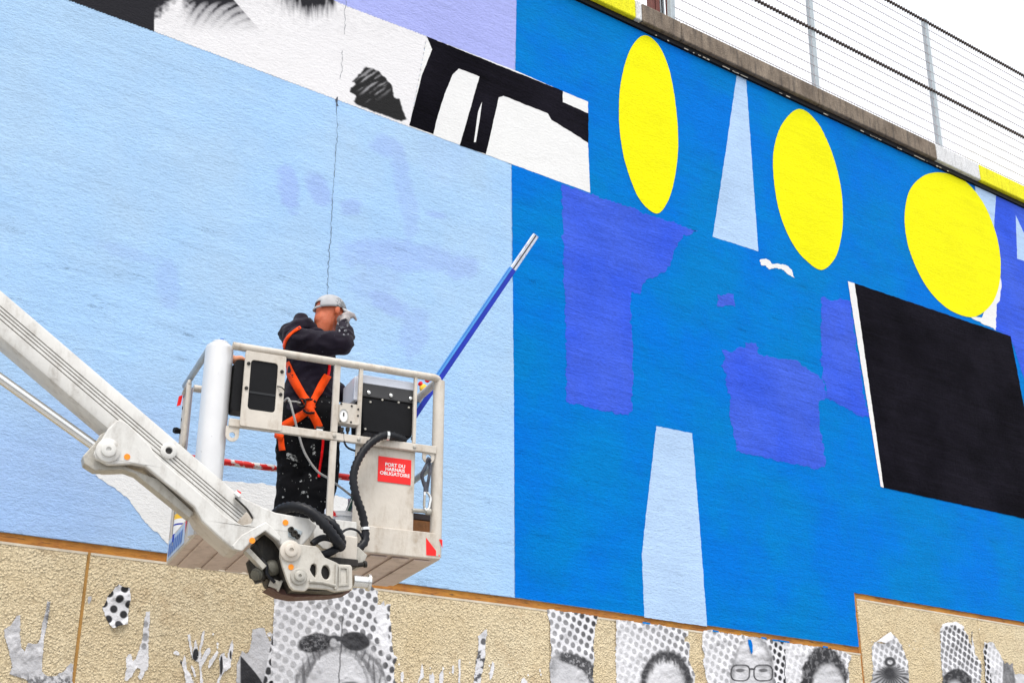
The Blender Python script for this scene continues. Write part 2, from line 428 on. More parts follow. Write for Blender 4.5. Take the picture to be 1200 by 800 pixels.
def spline(pts, n=10, closed=False):
    P = [Vector(p) for p in pts]; out = []; m = len(P)
    rngi = range(m if closed else m-1)
    for i in rngi:
        if closed: a, b, c, d = P[(i-1) % m], P[i], P[(i+1) % m], P[(i+2) % m]
        else: a, b, c, d = P[max(i-1, 0)], P[i], P[i+1], P[min(i+2, m-1)]
        for k in range(n):
            t = k/n
            out.append(.5*((2*b) + (c-a)*t + (2*a-5*b+4*c-d)*t*t + (3*b-a-3*c+d)*t**3))
    if not closed: out.append(P[-1])
    return out
def fix_roughen(poly, amp, step=3.):
    """subdivide a pixel outline and give it a brushed edge"""
    out = []; n = len(poly); ph = random.random()*99
    for i in range(n):
        a, b = Vector(poly[i][:2]), Vector(poly[(i+1) % n][:2]); d = (b-a).length; k = max(1, int(d/step))
        nn = Vector((-(b-a).y, (b-a).x)).normalized() if d > 0 else Vector((0, 0))
        for j in range(k):
            p = a + (b-a)*(j/k)
            q = amp*(mnoise.noise(Vector((p.x*.11+ph, p.y*.11, 0)))*.8 + mnoise.noise(Vector((p.x*.5, p.y*.5, ph)))*.7)
            if j == 0: q *= .3
            out.append((p.x+nn.x*q, p.y+nn.y*q))
    return out
def wall_sheet(name, poly_px, mat, parent, y, amp=.5, step=2., label=None):
    amp = amp*1.5
    pts = fix_roughen(poly_px, amp, step) if amp else poly_px
    W = [Vector(wall(p[0], p[1])) for p in pts]
    W = [Vector((p.x, y*.5, min(p.z, 9.92))) for p in W]
    Q = [W[0]]
    for p in W[1:]:
        if (p-Q[-1]).length > 1e-4: Q.append(p)
    W = Q; n = len(W)
    area = sum(W[i].x*W[(i+1) % n].z - W[(i+1) % n].x*W[i].z for i in range(n))
    fs = [tuple(range(n)) if area > 0 else tuple(range(n))[::-1]]
    me = bpy.data.meshes.new(name); me.from_pydata([tuple(p) for p in W], [], fs); me.update()
    o = link(name, me, mat, parent)
    if label: o['label'] = label
    return o

# numpy value noise and polygon test for printed and sprayed areas
_T = rng.random((256, 256))
def vn(x, y):
    xi = np.floor(x).astype(int); yi = np.floor(y).astype(int); fx = x-xi; fy = y-yi
    fx = fx*fx*(3-2*fx); fy = fy*fy*(3-2*fy)
    g = lambda a, b: _T[a & 255, b & 255]
    return (g(xi, yi)*(1-fx)+g(xi+1, yi)*fx)*(1-fy) + (g(xi, yi+1)*(1-fx)+g(xi+1, yi+1)*fx)*fy
def fbm(x, y, o=4):
    s = 0; a = .5; t = 0
    for i in range(o): s = s + a*vn(x*2**i+17*i, y*2**i+5*i); t += a; a *= .5
    return s/t
def inside(x, y, poly):
    r = np.zeros(x.shape, bool); n = len(poly)
    for i in range(n):
        x0, y0 = poly[i]; x1, y1 = poly[(i+1) % n]
        if y0 == y1: continue
        c = ((y0 > y) != (y1 > y)) & (x < (x1-x0)*(y-y0)/(y1-y0)+x0)
        r ^= c
    return r
def sm(a, b, x):
    t = np.clip((x-a)/(b-a), 0, 1); return t*t*(3-2*t)
def polydist(x, y, poly, closed=True):
    d = np.full(x.shape, 1e9); n = len(poly)
    for i in range(n if closed else n-1):
        x0, y0 = poly[i]; x1, y1 = poly[(i+1) % n]; dx, dy = x1-x0, y1-y0
        t = np.clip(((x-x0)*dx+(y-y0)*dy)/(dx*dx+dy*dy+1e-9), 0, 1)
        d = np.minimum(d, np.hypot(x-x0-t*dx, y-y0-t*dy))
    return d
def grid_patch(name, poly, res, y, mat, parent, paint, attr=None, curl=0., edge=0.):
    """a fine flat patch on the wall cut to an outline; paint(px, py) gives each point its printed or sprayed colour"""
    P = np.array(poly, float); x0, y0 = P.min(0)-res; x1, y1 = P.max(0)+res
    xs = np.arange(x0, x1+res, res); ys = np.arange(y0, y1+res, res); nx, ny = len(xs), len(ys)
    X, Y = np.meshgrid(xs, ys); cx = (X[:-1, :-1]+X[1:, 1:])/2; cy = (Y[:-1, :-1]+Y[1:, 1:])/2
    if edge:
        cx = cx + edge*(fbm(X[:-1, :-1]*.35, Y[:-1, :-1]*.35)-.5)*2; cy = cy + edge*(fbm(X[:-1, :-1]*.35+40, Y[:-1, :-1]*.35)-.5)*2
    keep = inside(cx, cy, [tuple(p) for p in P])
    I = np.arange(nx*ny).reshape(ny, nx)
    q = np.stack([I[:-1, :-1][keep], I[1:, :-1][keep], I[1:, 1:][keep], I[:-1, 1:][keep]], 1)
    used, inv = np.unique(q, return_inverse=True); q = inv.reshape(q.shape)
    ux, uy = X.ravel()[used], Y.ravel()[used]
    W = wallv(ux, uy, 0.); W[:, 1] = y*.5
    if curl: W[:, 1] -= curl*sm(.45, .8, fbm(ux*.06, uy*.06, 3))
    if name == 'painted_field':
        zb = np.interp(W[:, 0], [p[0] for p in BOT], [p[1] for p in BOT])+.0015; low_ = W[:, 2] < zb+.004
        W[:, 2] = np.maximum(W[:, 2], zb); q = q[~(low_[q[:, 0]] | low_[q[:, 3]])]
    me = bpy.data.meshes.new(name)
    me.vertices.add(len(W)); me.vertices.foreach_set('co', W.ravel())
    me.loops.add(q.size); me.loops.foreach_set('vertex_index', q.ravel().astype(np.int32))
    me.polygons.add(len(q)); me.polygons.foreach_set('loop_start', (np.arange(len(q))*4).astype(np.int32))
    me.update(calc_edges=True); me.validate()
    val = paint(ux, uy)
    if attr:
        a = me.attributes.new(attr, 'FLOAT', 'POINT'); a.data.foreach_set('value', val.astype(np.float32))
    else:
        if val.ndim == 1: val = np.stack([val]*3, 1)
        a = me.color_attributes.new('paint', 'FLOAT_COLOR', 'POINT')
        a.data.foreach_set('color', np.concatenate([val, np.ones((len(val), 1))], 1).astype(np.float32).ravel())
    if name != 'painted_field': me.shade_smooth()
    return link(name, me, mat, parent)

# ================================================================== the setting
g = MB().add([(-400, -400, 0), (400, -400, 0), (400, 400, 0), (-400, 400, 0)], [(0, 1, 2, 3)]).build('ground', M['asphalt'], smooth=None)
tag(g, kind='structure')
g = MB().box((-60, -9.6, 0), (60, -.02, .12)).build('pavement', M['ground'], smooth=None); tag(g, kind='structure')

# ------------------------------------------------------------------ painted upper wall
BOT = [(-6, 3.665), (2.19, 3.70), (4.6, 3.735), (6.25, 3.762), (10.40, 3.775)]
BOT2 = [(10.413, 4.315), (13.24, 4.338), (26, 4.36)]
WT = 9.985
slab = MB().prism(BOT+BOT2+[(26, WT), (-6, WT)], .004, .36)
mural = slab.build('mural_wall', M['light'], smooth=None)
tag(mural, 'tall rendered wall painted with a blue, yellow and black abstract mural', 'wall')

def blots(x, y):
    a = np.zeros_like(x)
    for cx, cy, rx, ry, k, r in [(338, 222, 12, 30, .75, -.15), (374, 222, 12, 22, .7, -.5), (411, 243, 13, 11, .6, 0), (455, 172, 20, 13, .55, .3),
            (470, 205, 10, 36, .5, -.1), (480, 245, 10, 34, .45, -.1), (474, 300, 70, 18, .6, .1), (420, 298, 26, 16, .45, 0), (540, 312, 20, 15, .6, 0),
            (455, 355, 28, 12, .65, .5), (485, 390, 17, 30, .45, .1), (196, 330, 15, 32, .38, -.1), (513, 252, 13, 5, .6, .2), (440, 330, 30, 25, .3, 0),
            (150, 296, 40, 8, .25, .3), (520, 180, 30, 40, .12, 0), (330, 690, 50, 30, .2, 0)]:
        u = (x-cx)*cos(r)+(y-cy)*sin(r); v = -(x-cx)*sin(r)+(y-cy)*cos(r)
        d = np.hypot(u/rx, v/ry) + (fbm(x*.09+cx, y*.16+cy, 3)-.5)*.7
        a = np.maximum(a, k*(1-sm(.72, 1.2, d)))
    big = np.hypot((x-10)/330, (y-590)/190)
    a = np.maximum(a, .42*(1-sm(.25, 1.1, big + (fbm(x*.012, y*.02, 3)-.5)*.4)))
    return a
e1 = [(604, 80), (599.5, 195), (600.5, 300), (602, 450), (603, 600), (603.5, 699.5)]
botpx = lambda x: 622 + (x*(700-622)/603)
grid_patch('painted_field', [(-60, -60), (110, -60), (500, 60), (597.5, 192)] + e1[1:] + [(603.4, 722), (300, 684), (-60, 637)], 3.2, .0, M['light'], mural, blots, attr='blot')
far = [(1330, -120), (1330, 780)]
wall_sheet('painted_field', e1[::-1] + [(604.5, 40), (606, -60), (700, -60)] + [tuple((x, y)) for x, y in [(1400, 330), (1400, 764), (1200, 728.5), (1000.7, 694), (1006.5, 757.5), (800, 728)]], M['blue'], mural, -.0015, .35)
wall_sheet('painted_field', [(260, -60), (406, 7.5), (500, 43), (603, 82.5), (604.5, 40), (606, -60)], M['lavender'], mural, -.002, .3)

# sprayed black and white band
def spray(px, py):
    X = (px-80)*3.53; Y = py*3.53
    g_ = np.full(px.shape, .78)
    nz_ = fbm(px*.25, py*.25, 4); strk = fbm(px*.5, py*.06, 3)
    g_ *= .985+.03*fbm(px*.02, py*.03)
    bx = 357 + np.maximum(0, 82-Y)*1.0 + (nz_-.5)*60*(Y < 80)
    k1 = 1-sm(-6, 6, X-bx)*(Y >= 80) - sm(-40, 34, X-bx)*(Y < 80)
    k1 = np.where(X < 356, 1., np.clip(k1, 0, 1)*(Y < 82))
    diag = 684 + Y*.86
    r = np.hypot(X-770, Y-215)
    ring = .5+.5*np.cos(r*2*pi/34.+(nz_-.5)*1.5)
    fade = 1-sm(-10, 150, Y + (nz_-.5)*46 - (X-560)*.03)
    k2 = sm(452, 520, X+(nz_-.5)*50)*(1-sm(-3, 2, X-diag))*np.clip(fade*1.25*(.46+.5*ring**2.2*(.5+.9*strk)) + (1-sm(-10, 34, Y))*.6, 0, 1)
    k3 = (1-sm(-20, 105, Y+(strk-.5)*70 + np.abs(X-1010)*.30))*sm(800, 960, X+(nz_-.5)*60)*(1-sm(1094, 1112, X-(Y)*.1))
    k3 = np.clip(k3*1.35, 0, 1)
    k4 = .06*sm(.5, .62, nz_)*(1-sm(90, 200, Y))
    sc = [(428, 79), (436, 80), (444, 84), (452, 92), (460, 101), (462, 114), (468, 116), (476, 139.5), (470, 142.5), (448, 135), (417, 123), (414, 119), (417, 113), (410, 108), (411, 103), (418, 99), (413, 96), (421, 87)]
    d = polydist(px, py, sc); ins = inside(px, py, sc)
    sd_ = np.where(ins, d, -d) + (nz_-.5)*2.5
    k5 = sm(-.6, .8, sd_)
    along = (px-440)*.82 + (py-105)*-.57; acr = (px-440)*.57 + (py-105)*.82
    st = .5+.5*np.sin(acr*1.15 + 2.0*fbm(px*.06, py*.06, 2)+1.)
    gray = .8*sm(.50, .72, fbm(acr*.42+7, along*.07, 3)*.75+.25*st)*(1-sm(6, 14, acr))*sm(-22, -8, along)*(1-sm(8, 20, along))
    K_ = 1-(1-np.clip(k1, 0, 1))*(1-k2)*(1-k3)*(1-k4)
    out_ = g_*(1-K_) + .016*K_
    ink = .016 + .34*gray
    out_ = out_*(1-k5) + ink*k5
    return np.stack([out_, out_*.985, out_*(1+.04*(1-out_))+.004*(K_ > .5)], 1)
grid_patch('painted_band', [(-60, -60), (-30, -40), (79, 0), (180, 37), (395, 117), (480, 149), (500, 43), (406, 7.5), (262, -60)], 1.2, -.0035, M['spray'], mural, spray)
wall_sheet('painted_band', [(480, 148.7), (597.5, 191.6), (691.5, 226), (689, 170), (689, 119.5), (659, 107), (603, 82.5), (500, 43.2)], M['white'], mural, -.0035, .3)
z2 = lambda *p: [(320+a/2.667, b/2.667) for a, b in p]
wall_sheet('painted_shape', z2((480, 115), (905, 285), (905, 320), (985, 355), (985, 448), (935, 415), (870, 375), (858, 355), (720, 300), (705, 305), (665, 482), (583, 455), (645, 240), (580, 215), (560, 235), (535, 295), (515, 360), (500, 420), (425, 392), (465, 235), (497, 155)), M['black'], mural, -.006, .3)
wall_sheet('painted_sliver', z2((652, 320), (640, 350), (627, 445), (633, 445), (645, 375)), M['white'], mural, -.008, .1)

zz = lambda ox, oy, s, pts: [(ox+a/s, oy+b/s) for a, b in pts]
sp2 = lambda pts, n=7: [(p.x, p.y) for p in spline([(a, b, 0) for a, b in pts], n, True)]
# violet patches, rolled on with ragged edges
P1 = zz(600, 180, 2.5, [(145, 90), (240, 122), (400, 178), (545, 228), (500, 240), (490, 258), (480, 275), (470, 300), (462, 330), (455, 330), (450, 345), (430, 352), (425, 360), (395, 368), (385, 380), (372, 412), (350, 405), (345, 450), (350, 520), (355, 640), (350, 755), (340, 768), (260, 752), (160, 728), (157, 520), (150, 300)])
P2 = zz(820, 280, 2.353, [(60, 302), (85, 312), (110, 298), (125, 300), (125, 285), (155, 287), (160, 315), (215, 330), (240, 330), (265, 335), (285, 352), (305, 365), (325, 375), (340, 392), (350, 438), (328, 447), (330, 520), (340, 570), (346, 600), (345, 628), (320, 633), (240, 615), (100, 585), (92, 530), (80, 480), (85, 430), (70, 400), (75, 375), (57, 350), (70, 330)])
P3 = zz(820, 280, 2.353, [(335, 162), (350, 165), (400, 168), (415, 172), (430, 290), (465, 490), (440, 486), (400, 463), (352, 440), (345, 395), (335, 345)])
P4 = zz(820, 280, 2.353, [(47, 153), (70, 155), (95, 152), (92, 165), (97, 188), (75, 184), (48, 186)])
for p in (P1, P2, P3, P4): wall_sheet('painted_patch', p, M['violet'], mural, -.0045, 2.0, 1.8)
wall_sheet('painted_patch', [(1166, 228), (1200, 243), (1400, 330), (1400, 640), (1262, 640), (1184, 394), (1165, 386), (1166, 355), (1164, 300), (1164, 270)], M['violet'], mural, -.0045, .5)
wall_sheet('paint_smudge', zz(820, 280, 2.353, [(165, 58), (178, 56), (192, 60), (200, 69), (220, 70), (236, 72), (254, 86), (262, 108), (252, 104), (243, 98), (232, 86), (210, 80), (190, 84), (182, 74), (170, 73)]), M['white'], mural, -.006, .9, 1.5)
wall_sheet('painted_wedge', [(863.5, 86), (874, 90.5), (888.5, 294.5), (835, 277.5), (850, 180)], M['pale'], mural, -.0045, .3)
wall_sheet('painted_wedge', [(769, 499), (811, 507.5), (820, 620), (828.5, 733.6), (755, 723), (752, 650), (755, 620)], M['pale'], mural, -.0045, .4)
wall_sheet('painted_wedge', [(1142, 214), (1167, 226), (1165, 262), (1163, 300), (1150, 300)], M['pale'], mural, -.006, .3)
wall_sheet('painted_wedge', [(1190, 252), (1218, 312), (1191.8, 303)], M['pale'], mural, -.006, .3)
wall_sheet('painted_wedge', [(1134, 370), (1150, 372), (1172.5, 325), (1173.5, 336), (1171.5, 352), (1168, 356), (1167, 372), (1166.8, 387)], M['white'], mural, -.0065, .7, 2)
# yellow ovals
O1 = zz(680, 0, 2.3077, [(170, 97), (132, 140), (108, 230), (104, 320), (112, 400), (130, 470), (160, 540), (205, 578), (236, 545), (255, 480), (264, 390), (258, 290), (240, 190), (210, 122)])
O2 = [(935.7, 128), (916, 146), (906.5, 175), (906, 205), (911, 240), (919, 266), (930, 288), (943, 304), (962, 316.5), (978, 303), (985.5, 278), (987.5, 252), (985, 220), (975, 180), (957, 143)]
O3 = zz(1040, 100, 2.669, [(150, 273), (105, 288), (68, 330), (53, 400), (58, 475), (80, 550), (125, 635), (190, 700), (265, 725), (320, 690), (347, 630), (353, 550), (338, 462), (300, 370), (250, 307), (200, 280)])
for p in (O1, O2, O3): wall_sheet('painted_oval', sp2(p), M['yellow'], mural, -.009, .25)
# black block with its white edge
wall_sheet('painted_block', [(1000.6, 331.8), (1184, 394), (1199.5, 475.5), (1222, 612), (1034.6, 571)], M['black'], mural, -.011, .35)
wall_sheet('painted_strip', [(993, 329.7), (1001, 332), (1035, 571.2), (1031.6, 570)], M['white'], mural, -.0125, .3)
# unpainted white ground low on the light blue
wall_sheet('painted_patch', [(111, 556), (150, 545), (265, 563), (300, 566), (325, 569), (400, 582), (440, 593), (455, 640), (430, 671), (205, 645), (188, 628), (170, 612), (150, 584), (132, 570)], M['white'], mural, -.0045, 1.5, 3)
# the crack in the render
def crack(pts, wd, name='crack'):
    C = []
    for i in range(len(pts)-1):
        a, b = Vector(pts[i]), Vector(pts[i+1]); n = max(2, int((b-a).length/3))
        for k in range(n): C.append(a+(b-a)*(k/n) + Vector((random.gauss(0, .55), 0)))
    w_ = [wd*(.35+1.1*random.random()) for _ in C]
    poly = [(p.x-q/2, p.y) for p, q in zip(C, w_)] + [(p.x+q/2, p.y) for p, q in list(zip(C, w_))[::-1]]
    W = [Vector(wall(*p)) for p in poly]; n = len(C); m = len(poly)
    fs = [(i, m-1-i, m-2-i, i+1)[::-1] for i in range(n-1)]
    me = bpy.data.meshes.new(name); me.from_pydata([(p.x, -.0042, p.z) for p in W], [], fs); me.update()
    return link(name, me, M['crack'], mural)
crack([(395, 114), (394.5, 128), (395, 160), (392, 195), (389, 240), (388, 262), (385.5, 300), (383, 348)], .5)
crack([(395.2, 114), (394.4, 128)], 2.4)
crack([(405, 0), (403.5, 30), (404, 44)], .4); crack([(401, 60), (400.5, 84), (398, 96)], .4)

# black strip as painted-in coping shade, and coping stones above the mural
MB().box((-6, -.028, 9.925), (26, .0035, WT-.002)).build('coping_shade_strip', M['blackp'], mural, smooth=None)
cpx = lambda px, py: wall(px, py, -.075)[0]
X0, X1, X2, X3, X4 = cpx(745, 2), cpx(752.5, 6), cpx(799, 33), cpx(1098, 180), cpx(1149, 205)
copi = empty('wall_coping', (0, 0, 0)); tag(copi, 'projecting coping of brown concrete and painted stones along the wall top', 'coping')
edges = [(-6, -2, 'cop_yellow'), (-2, 2.6, 'cop_yellow'), (2.6, X0, 'cop_yellow'), (X0, X1, 'cop_white'), (X1, X2, 'coping'), (X2, X2+2.15, 'coping'), (X2+2.15, X3, 'coping'), (X3, X4, 'cop_white'), (X4, X4+3, 'cop_yellow'), (X4+3, X4+7, 'cop_yellow'), (X4+7, 26, 'cop_yellow')]
for a, b, m in edges:
    MB().box((a+.004, -.075, WT+.003), (b-.004, .42, 10.215 + (.0 if m == 'coping' else .006))).build('coping_stone', M[m], copi, smooth=None, bevel=.012)
# chips of loose render under the coping
fl = MB()
for i in range(34):
    x = random.choice([random.uniform(7.9, 9.4), random.uniform(8.4, 13.2), random.uniform(10.9, 12.9)]); l = random.choice([.02, .03, .05, .1])*random.uniform(.6, 1.3); fl.box((x, -.034, 9.925-random.uniform(.0, .006)), (x+l, -.0285, 9.925+random.uniform(.002, .010)))
o = fl.build('render_flake', M['lip'], mural, smooth=None); o['kind'] = 'stuff'

# ------------------------------------------------------------------ fence on the coping
fence = empty('wire_fence', (8.48, .14, 10.2)); tag(fence, 'galvanised welded mesh fence with steel posts standing on the coping', 'fence')
PX = [8.48+2.316*i for i in range(5)]
def rel(x): return x-8.48
for x in PX:
    lean = Vector((.067, 0, 2.02))
    mb = MB().obox((rel(x)+.033, 0, 1.09), (.032, 0, 0), (0, .032, 0), (lean.x/2*1.0, 0, 1.09))
    po = mb.build('fence_post', M['galv'], fence, smooth=None, bevel=.006)
    MB().obox((rel(x)+.067, 0, 2.19), (.034, 0, 0), (0, .034, 0), (0, 0, .008)).build('post_cap', M['galv'], po, smooth=None)
    MB().obox((rel(x)+.0, 0, .022), (.07, 0, 0), (0, .06, 0), (0, 0, .008)).build('foot_plate', M['galv'], po, smooth=None)
def wire(mb, a, b, r): mb.tube([a, b], r, 4, caps=False)
for i in range(4):
    a, b = rel(PX[i]), rel(PX[i+1]); mb = MB(); ln = .033
    z = .08
    while z < 2.12:
        s = ln*z
        mb.tube([(a+s, -.03, z), (b+s, -.03, z)], .0043, 6, caps=False); z += .1395
    n = int((b-a)/.05)
    for k in range(n+1):
        x = a+(b-a)*k/n
        mb.tube([(x+ln*.05, -.026, .05), (x+ln*2.14, -.026, 2.14)], .0031, 4, caps=False)
    o = mb.build('wire_mesh', M['fence'], fence, smooth=None); o['kind'] = 'stuff'
    for z in (1.035, 2.15):
        MB().tube([(a+ln*z, -.034, z), (b+ln*z, -.034, z)], .012, 6).build('tension_bar', M['bar'], fence, smooth=None)
        c = MB()
        for k in range(46):
            x = a+ln*z+(b-a)*(k+.5)/46; c.obox((x, -.034, z), (.010, 0, .004), (0, .018, 0), (-.004, 0, .016))
        o = c.build('bar_twist', M['bar'], fence, smooth=None); o['kind'] = 'stuff'

gx0 = wall(761.5, 8, .3)[0]; gx1 = wall(771.5, 14, .3)[0]; gx2 = wall(783, 20, .3)[0]
gate = empty('steel_gate', (gx0, .3, 10.2)); tag(gate, 'rust red steel gate post and dark barred frame rising left of the fence', 'gate')
MB().box((0, -.03, 0), ((gx1-gx0)*.42, .05, 2.3)).build('gate_post', M['rust'], gate, smooth=None, bevel=.006)
MB().box(((gx1-gx0)*.55, -.03, 0), (gx1-gx0, .05, 2.3)).build('gate_post', M['rust'], gate, smooth=None, bevel=.006)
MB().box((gx1-gx0+.002, .06, 0), (gx2-gx0, .08, 2.3)).build('gate_sheet', M['blackp'], gate, smooth=None)
for k in range(3):
    x = gx1-gx0+(gx2-gx1)*(.25+.33*k)
    MB().box((x, .0, 0), (x+.012, .02, 2.3)).build('gate_bar', M['rust'] if k == 2 else M['galv'], gate, smooth=None)
for z in (.09, .35, .62, .9, 1.2, 1.5): MB().box((gx1-gx0, -.004, z), (gx2-gx0, -.001, z+.012)).build('gate_bar', M['galv'], gate, smooth=None)

# ------------------------------------------------------------------ tan roughcast panels below
low = empty('panel_wall', (0, 0, 0)); tag(low, 'lower wall of tan roughcast panels with torn posters pasted on it', 'wall')
def boty(x, P):
    for (a, b), (c, d) in zip(P, P[1:]):
        if a <= x <= c: return b+(d-b)*(x-a)/(c-a)
    return P[-1][1]
GAP = .066
J = [(-4.9, .004), (-2.98, .004), (-1.06, .004), (.86, .004), (2.78, .022), (4.69, .004), (6.60, .004), (8.50, .004), (10.428, .030), (12.37, .007), (14.28, .006), (16.2, .004), (18.1, .004), (20., .004), (22., .004), (24., .004)]
for (a, ga), (b, gb) in zip(J, J[1:]):
    P = BOT if b <= 10.5 else BOT2
    n = 5; xs = [a+ga/2+(b-gb/2-a-ga/2)*i/n for i in range(n+1)]
    top = [(x, boty(x, P)-GAP) for x in xs]
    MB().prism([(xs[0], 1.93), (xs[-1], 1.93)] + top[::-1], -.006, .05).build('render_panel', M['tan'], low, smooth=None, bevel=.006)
    MB().box((xs[0], -.006, .125), (xs[-1], .05, 1.922)).build('render_panel', M['tan'], low, smooth=None, bevel=.006)
    lip = MB().prism([(x, z-.013) for x, z in top] + [(x, z+.003) for x, z in top[::-1]], -.0085, .002); lip.build('panel_edge', M['lip'], low, smooth=None)
    tp = MB().prism([(x, z-.02) for x, z in [(a, boty(a, P)-GAP)]+top[1:-1]+[(b, boty(b, P)-GAP)]] + [(x, boty(x, P)+.01) for x in [b]+xs[1:-1][::-1]+[a]], .012 if b < 30 else 0, .1)
    tp.build('edge_batten', M['wood'], low, smooth=None)
    if ga > .02: MB().box((a-ga*.8, .006, .12), (a+ga*.8, .011, boty(a, P if a < 10.3 else BOT2)-GAP*.9)).build('joint_batten', M['wood'] if a > 5 else hard('ochre_joint_filler', (.46, .25, .07), .9, var=.25), low, smooth=None)
MB().box((-6, .055, 0), (26, .36, 3.6)).build('backing_wall', M['coping'], low, smooth=None)
# the reveal of the stepped mural edge shows as a batten
MB().box((10.405, .011, 3.70), (10.445, .016, 4.33)).build('edge_batten', M['wood'], low, smooth=None)

# ================================================================== the boom lift
lift = empty('boom_lift', BO, BROT)
tag(lift, 'off-white boom lift whose jib carries the work basket in front of the mural', 'boom lift')
def pxp(pts, v): return [(B(x, y, v).x, B(x, y, v).z) for x, y in pts]
def ellp(cx, cy, rx, ry, n=16, rot=0): return [(cx+rx*cos(t)*cos(rot)-ry*sin(t)*sin(rot), cy+rx*cos(t)*sin(rot)+ry*sin(t)*cos(rot)) for t in [2*pi*k/n for k in range(n)]]
W_, D_ = 1.475, .84
LT = M['lift2']
# ---- basket
bk = MB().box((.0, .0, -.02), (W_+.02, D_, .012)).build('basket', M['under'], lift, smooth=None, bevel=.012)
fl = MB().box((.03, .03, .0145), (W_-.02, D_-.03, .06)).build('floor_plate', M['galv'], bk, smooth=None)
for k, u in enumerate((.06, .21, .36, .50, .52, .64, .78, .92, 1.06, 1.20, 1.34)):
    MB().box((u, .03, -.031 if k != 4 else -.05), (u+(.11 if k not in (3, 4) else .014), D_-.02, -.0225)).build('floor_rib', M['under'], bk, smooth=None, bevel=.004)
def kick(a, b, name='kick_plate'): return MB().box(a, b).build(name, LT, bk, smooth=None, bevel=.006)
kick((.0, -.004, -.018), (W_+.026, .016, .145)); kick((.0, D_-.014, -.018), (W_+.026, D_+.006, .145))
kick((-.004, .020, -.018), (.014, D_-.018, .145)); kick((W_+.008, .020, -.018), (W_+.028, D_-.018, .145))
# side label on the left kick plate
sb = MB().box((-.0065, .30, .0), (-.005, D_-.03, .125)).build('side_label', M['ltblue'], bk, smooth=None)
for k in range(7):
    v = D_-.06-k*.062
    MB().add([(-.0085, v, .015), (-.0085, v-.042, .022), (-.0085, v-.046, .10), (-.0085, v-.006, .095)], [(0, 1, 2, 3)]).build('print_stroke', M['bluep'], bk, smooth=None)
MB().add([(-.0085, .29, .145), (-.0085, .24, .145), (-.0085, .285, .05)], [(0, 1, 2)]).build('red_triangle', M['red'], bk, smooth=None)
# top rail: a closed tube with rounded corners
TR = .0245; tz = 1.165
ring = [(.12, .0, tz), (.75, -.002, tz), (W_-.07, .0, tz)]
for k in range(7): t = -pi/2+pi/2*k/6; ring.append((W_-.055+.055*cos(t), .055+.055*sin(t), tz))
ring += [(W_, .4, tz), (W_, D_-.06, tz)]
for k in range(1, 7): t = pi/2*k/6; ring.append((W_-.055+.055*cos(t), D_-.055+.055*sin(t), tz))
ring += [(.7, D_, tz), (.06, D_, tz)]
MB().tube(ring, TR, 14).build('top_rail', LT, bk, smooth=50)
MB().tube([(.0, .10, tz), (.0, .45, tz), (.0, D_-.02, tz), (.03, D_, tz)], .021, 12).build('top_rail', M['galv'], bk, smooth=50)
# mid rail, lower rear rail with tape, right side rail
MB().box((.135, -.016, .650), (W_-.02, .012, .700)).build('mid_rail', LT, bk, smooth=None, bevel=.005)
pA, pB = B(262, 541, D_), B(497, 561, D_)
MB().tube([(.02, D_, pA.z), (W_, D_, pA.z)], .022, 10).build('rear_rail', M['tape'], bk, smooth=50)
MB().tube([(W_, .02, .60), (W_, D_-.03, .60)], .021, 10).build('side_rail', M['galv'], bk, smooth=50)
# posts
MB().lathe((.060, .09, -.01), (0, 0, 1), [(0, .085), (1.165, .085), (1.188, .081), (1.198, .07)], 36).build('corner_post', M['alu'], bk, smooth=40)
MB().lathe((.060, .09, 1.189), (0, 0, 1), [(0, .05), (.018, .05), (.024, .044)], 20).build('post_cap', M['alu'], bk, smooth=40)
MB().lathe((.075, .12, 1.213), (0, 0, 1), [(0, .012), (.03, .014), (.035, .01)], 10).build('post_bolt', M['bluep'], bk, smooth=40)
MB().tube([(W_+.004, .03, .0), (W_+.004, .03, .9), (W_+.004, .03, 1.155)], .0375, 18).build('corner_post', LT, bk, smooth=50)
MB().tube([(W_, D_-.03, .0), (W_, D_-.03, 1.155)], .03, 14).build('corner_post', LT, bk, smooth=50)
# rear left post: a flat bar with adjustment holes
fb = MB().box((-.002, D_-.055, .0), (.006, D_+.008, 1.16)).build('gate_post', LT, bk, smooth=None, bevel=.004)
MB().box((.0075, D_-.01, .0), (.055, D_+.004, 1.14)).build('gate_post', LT, bk, smooth=None, bevel=.003)
for k, z in enumerate((1.09, 1.01, .93, .85, .76, .66)):
    MB().lathe((-.0025, D_-.025, z), (-1, 0, 0), [(0, .011), (.002, .011)], 12).build('bolt_hole', M['blackp'], bk, smooth=None)
MB().lathe((-.003, D_-.022, .85), (-1, -.3, 0), [(0, .016), (.03, .022), (.045, .018)], 12).build('latch_knob', M['blackp'], bk, smooth=40)
MB().obox((-.02, D_+.012, 1.07), (.012, .0, .006), (0, .004, 0), (.004, 0, .035)).build('warning_flag', M['red'], bk, smooth=None)
# swing gate on the left side
gt = MB().tube(spline([(-.012, .60, 1.10), (-.012, .62, 1.125), (-.012, D_-.05, 1.10)], 6) , .012, 8)
gt.tube(spline([(-.012, .61, 1.11), (-.012, .60, .95), (-.012, .60, .72), (-.012, .63, .655), (-.012, .73, .60), (-.012, D_-.03, .545)], 6), .0165, 10)
gt.build('swing_gate', LT, bk, smooth=50)
MB().box((.012, .62, .22), (.018, D_-.06, 1.09)).build('gate_sheet', hard('pinkish_dull_sheet', (.50, .42, .42), .6), bk, smooth=None)
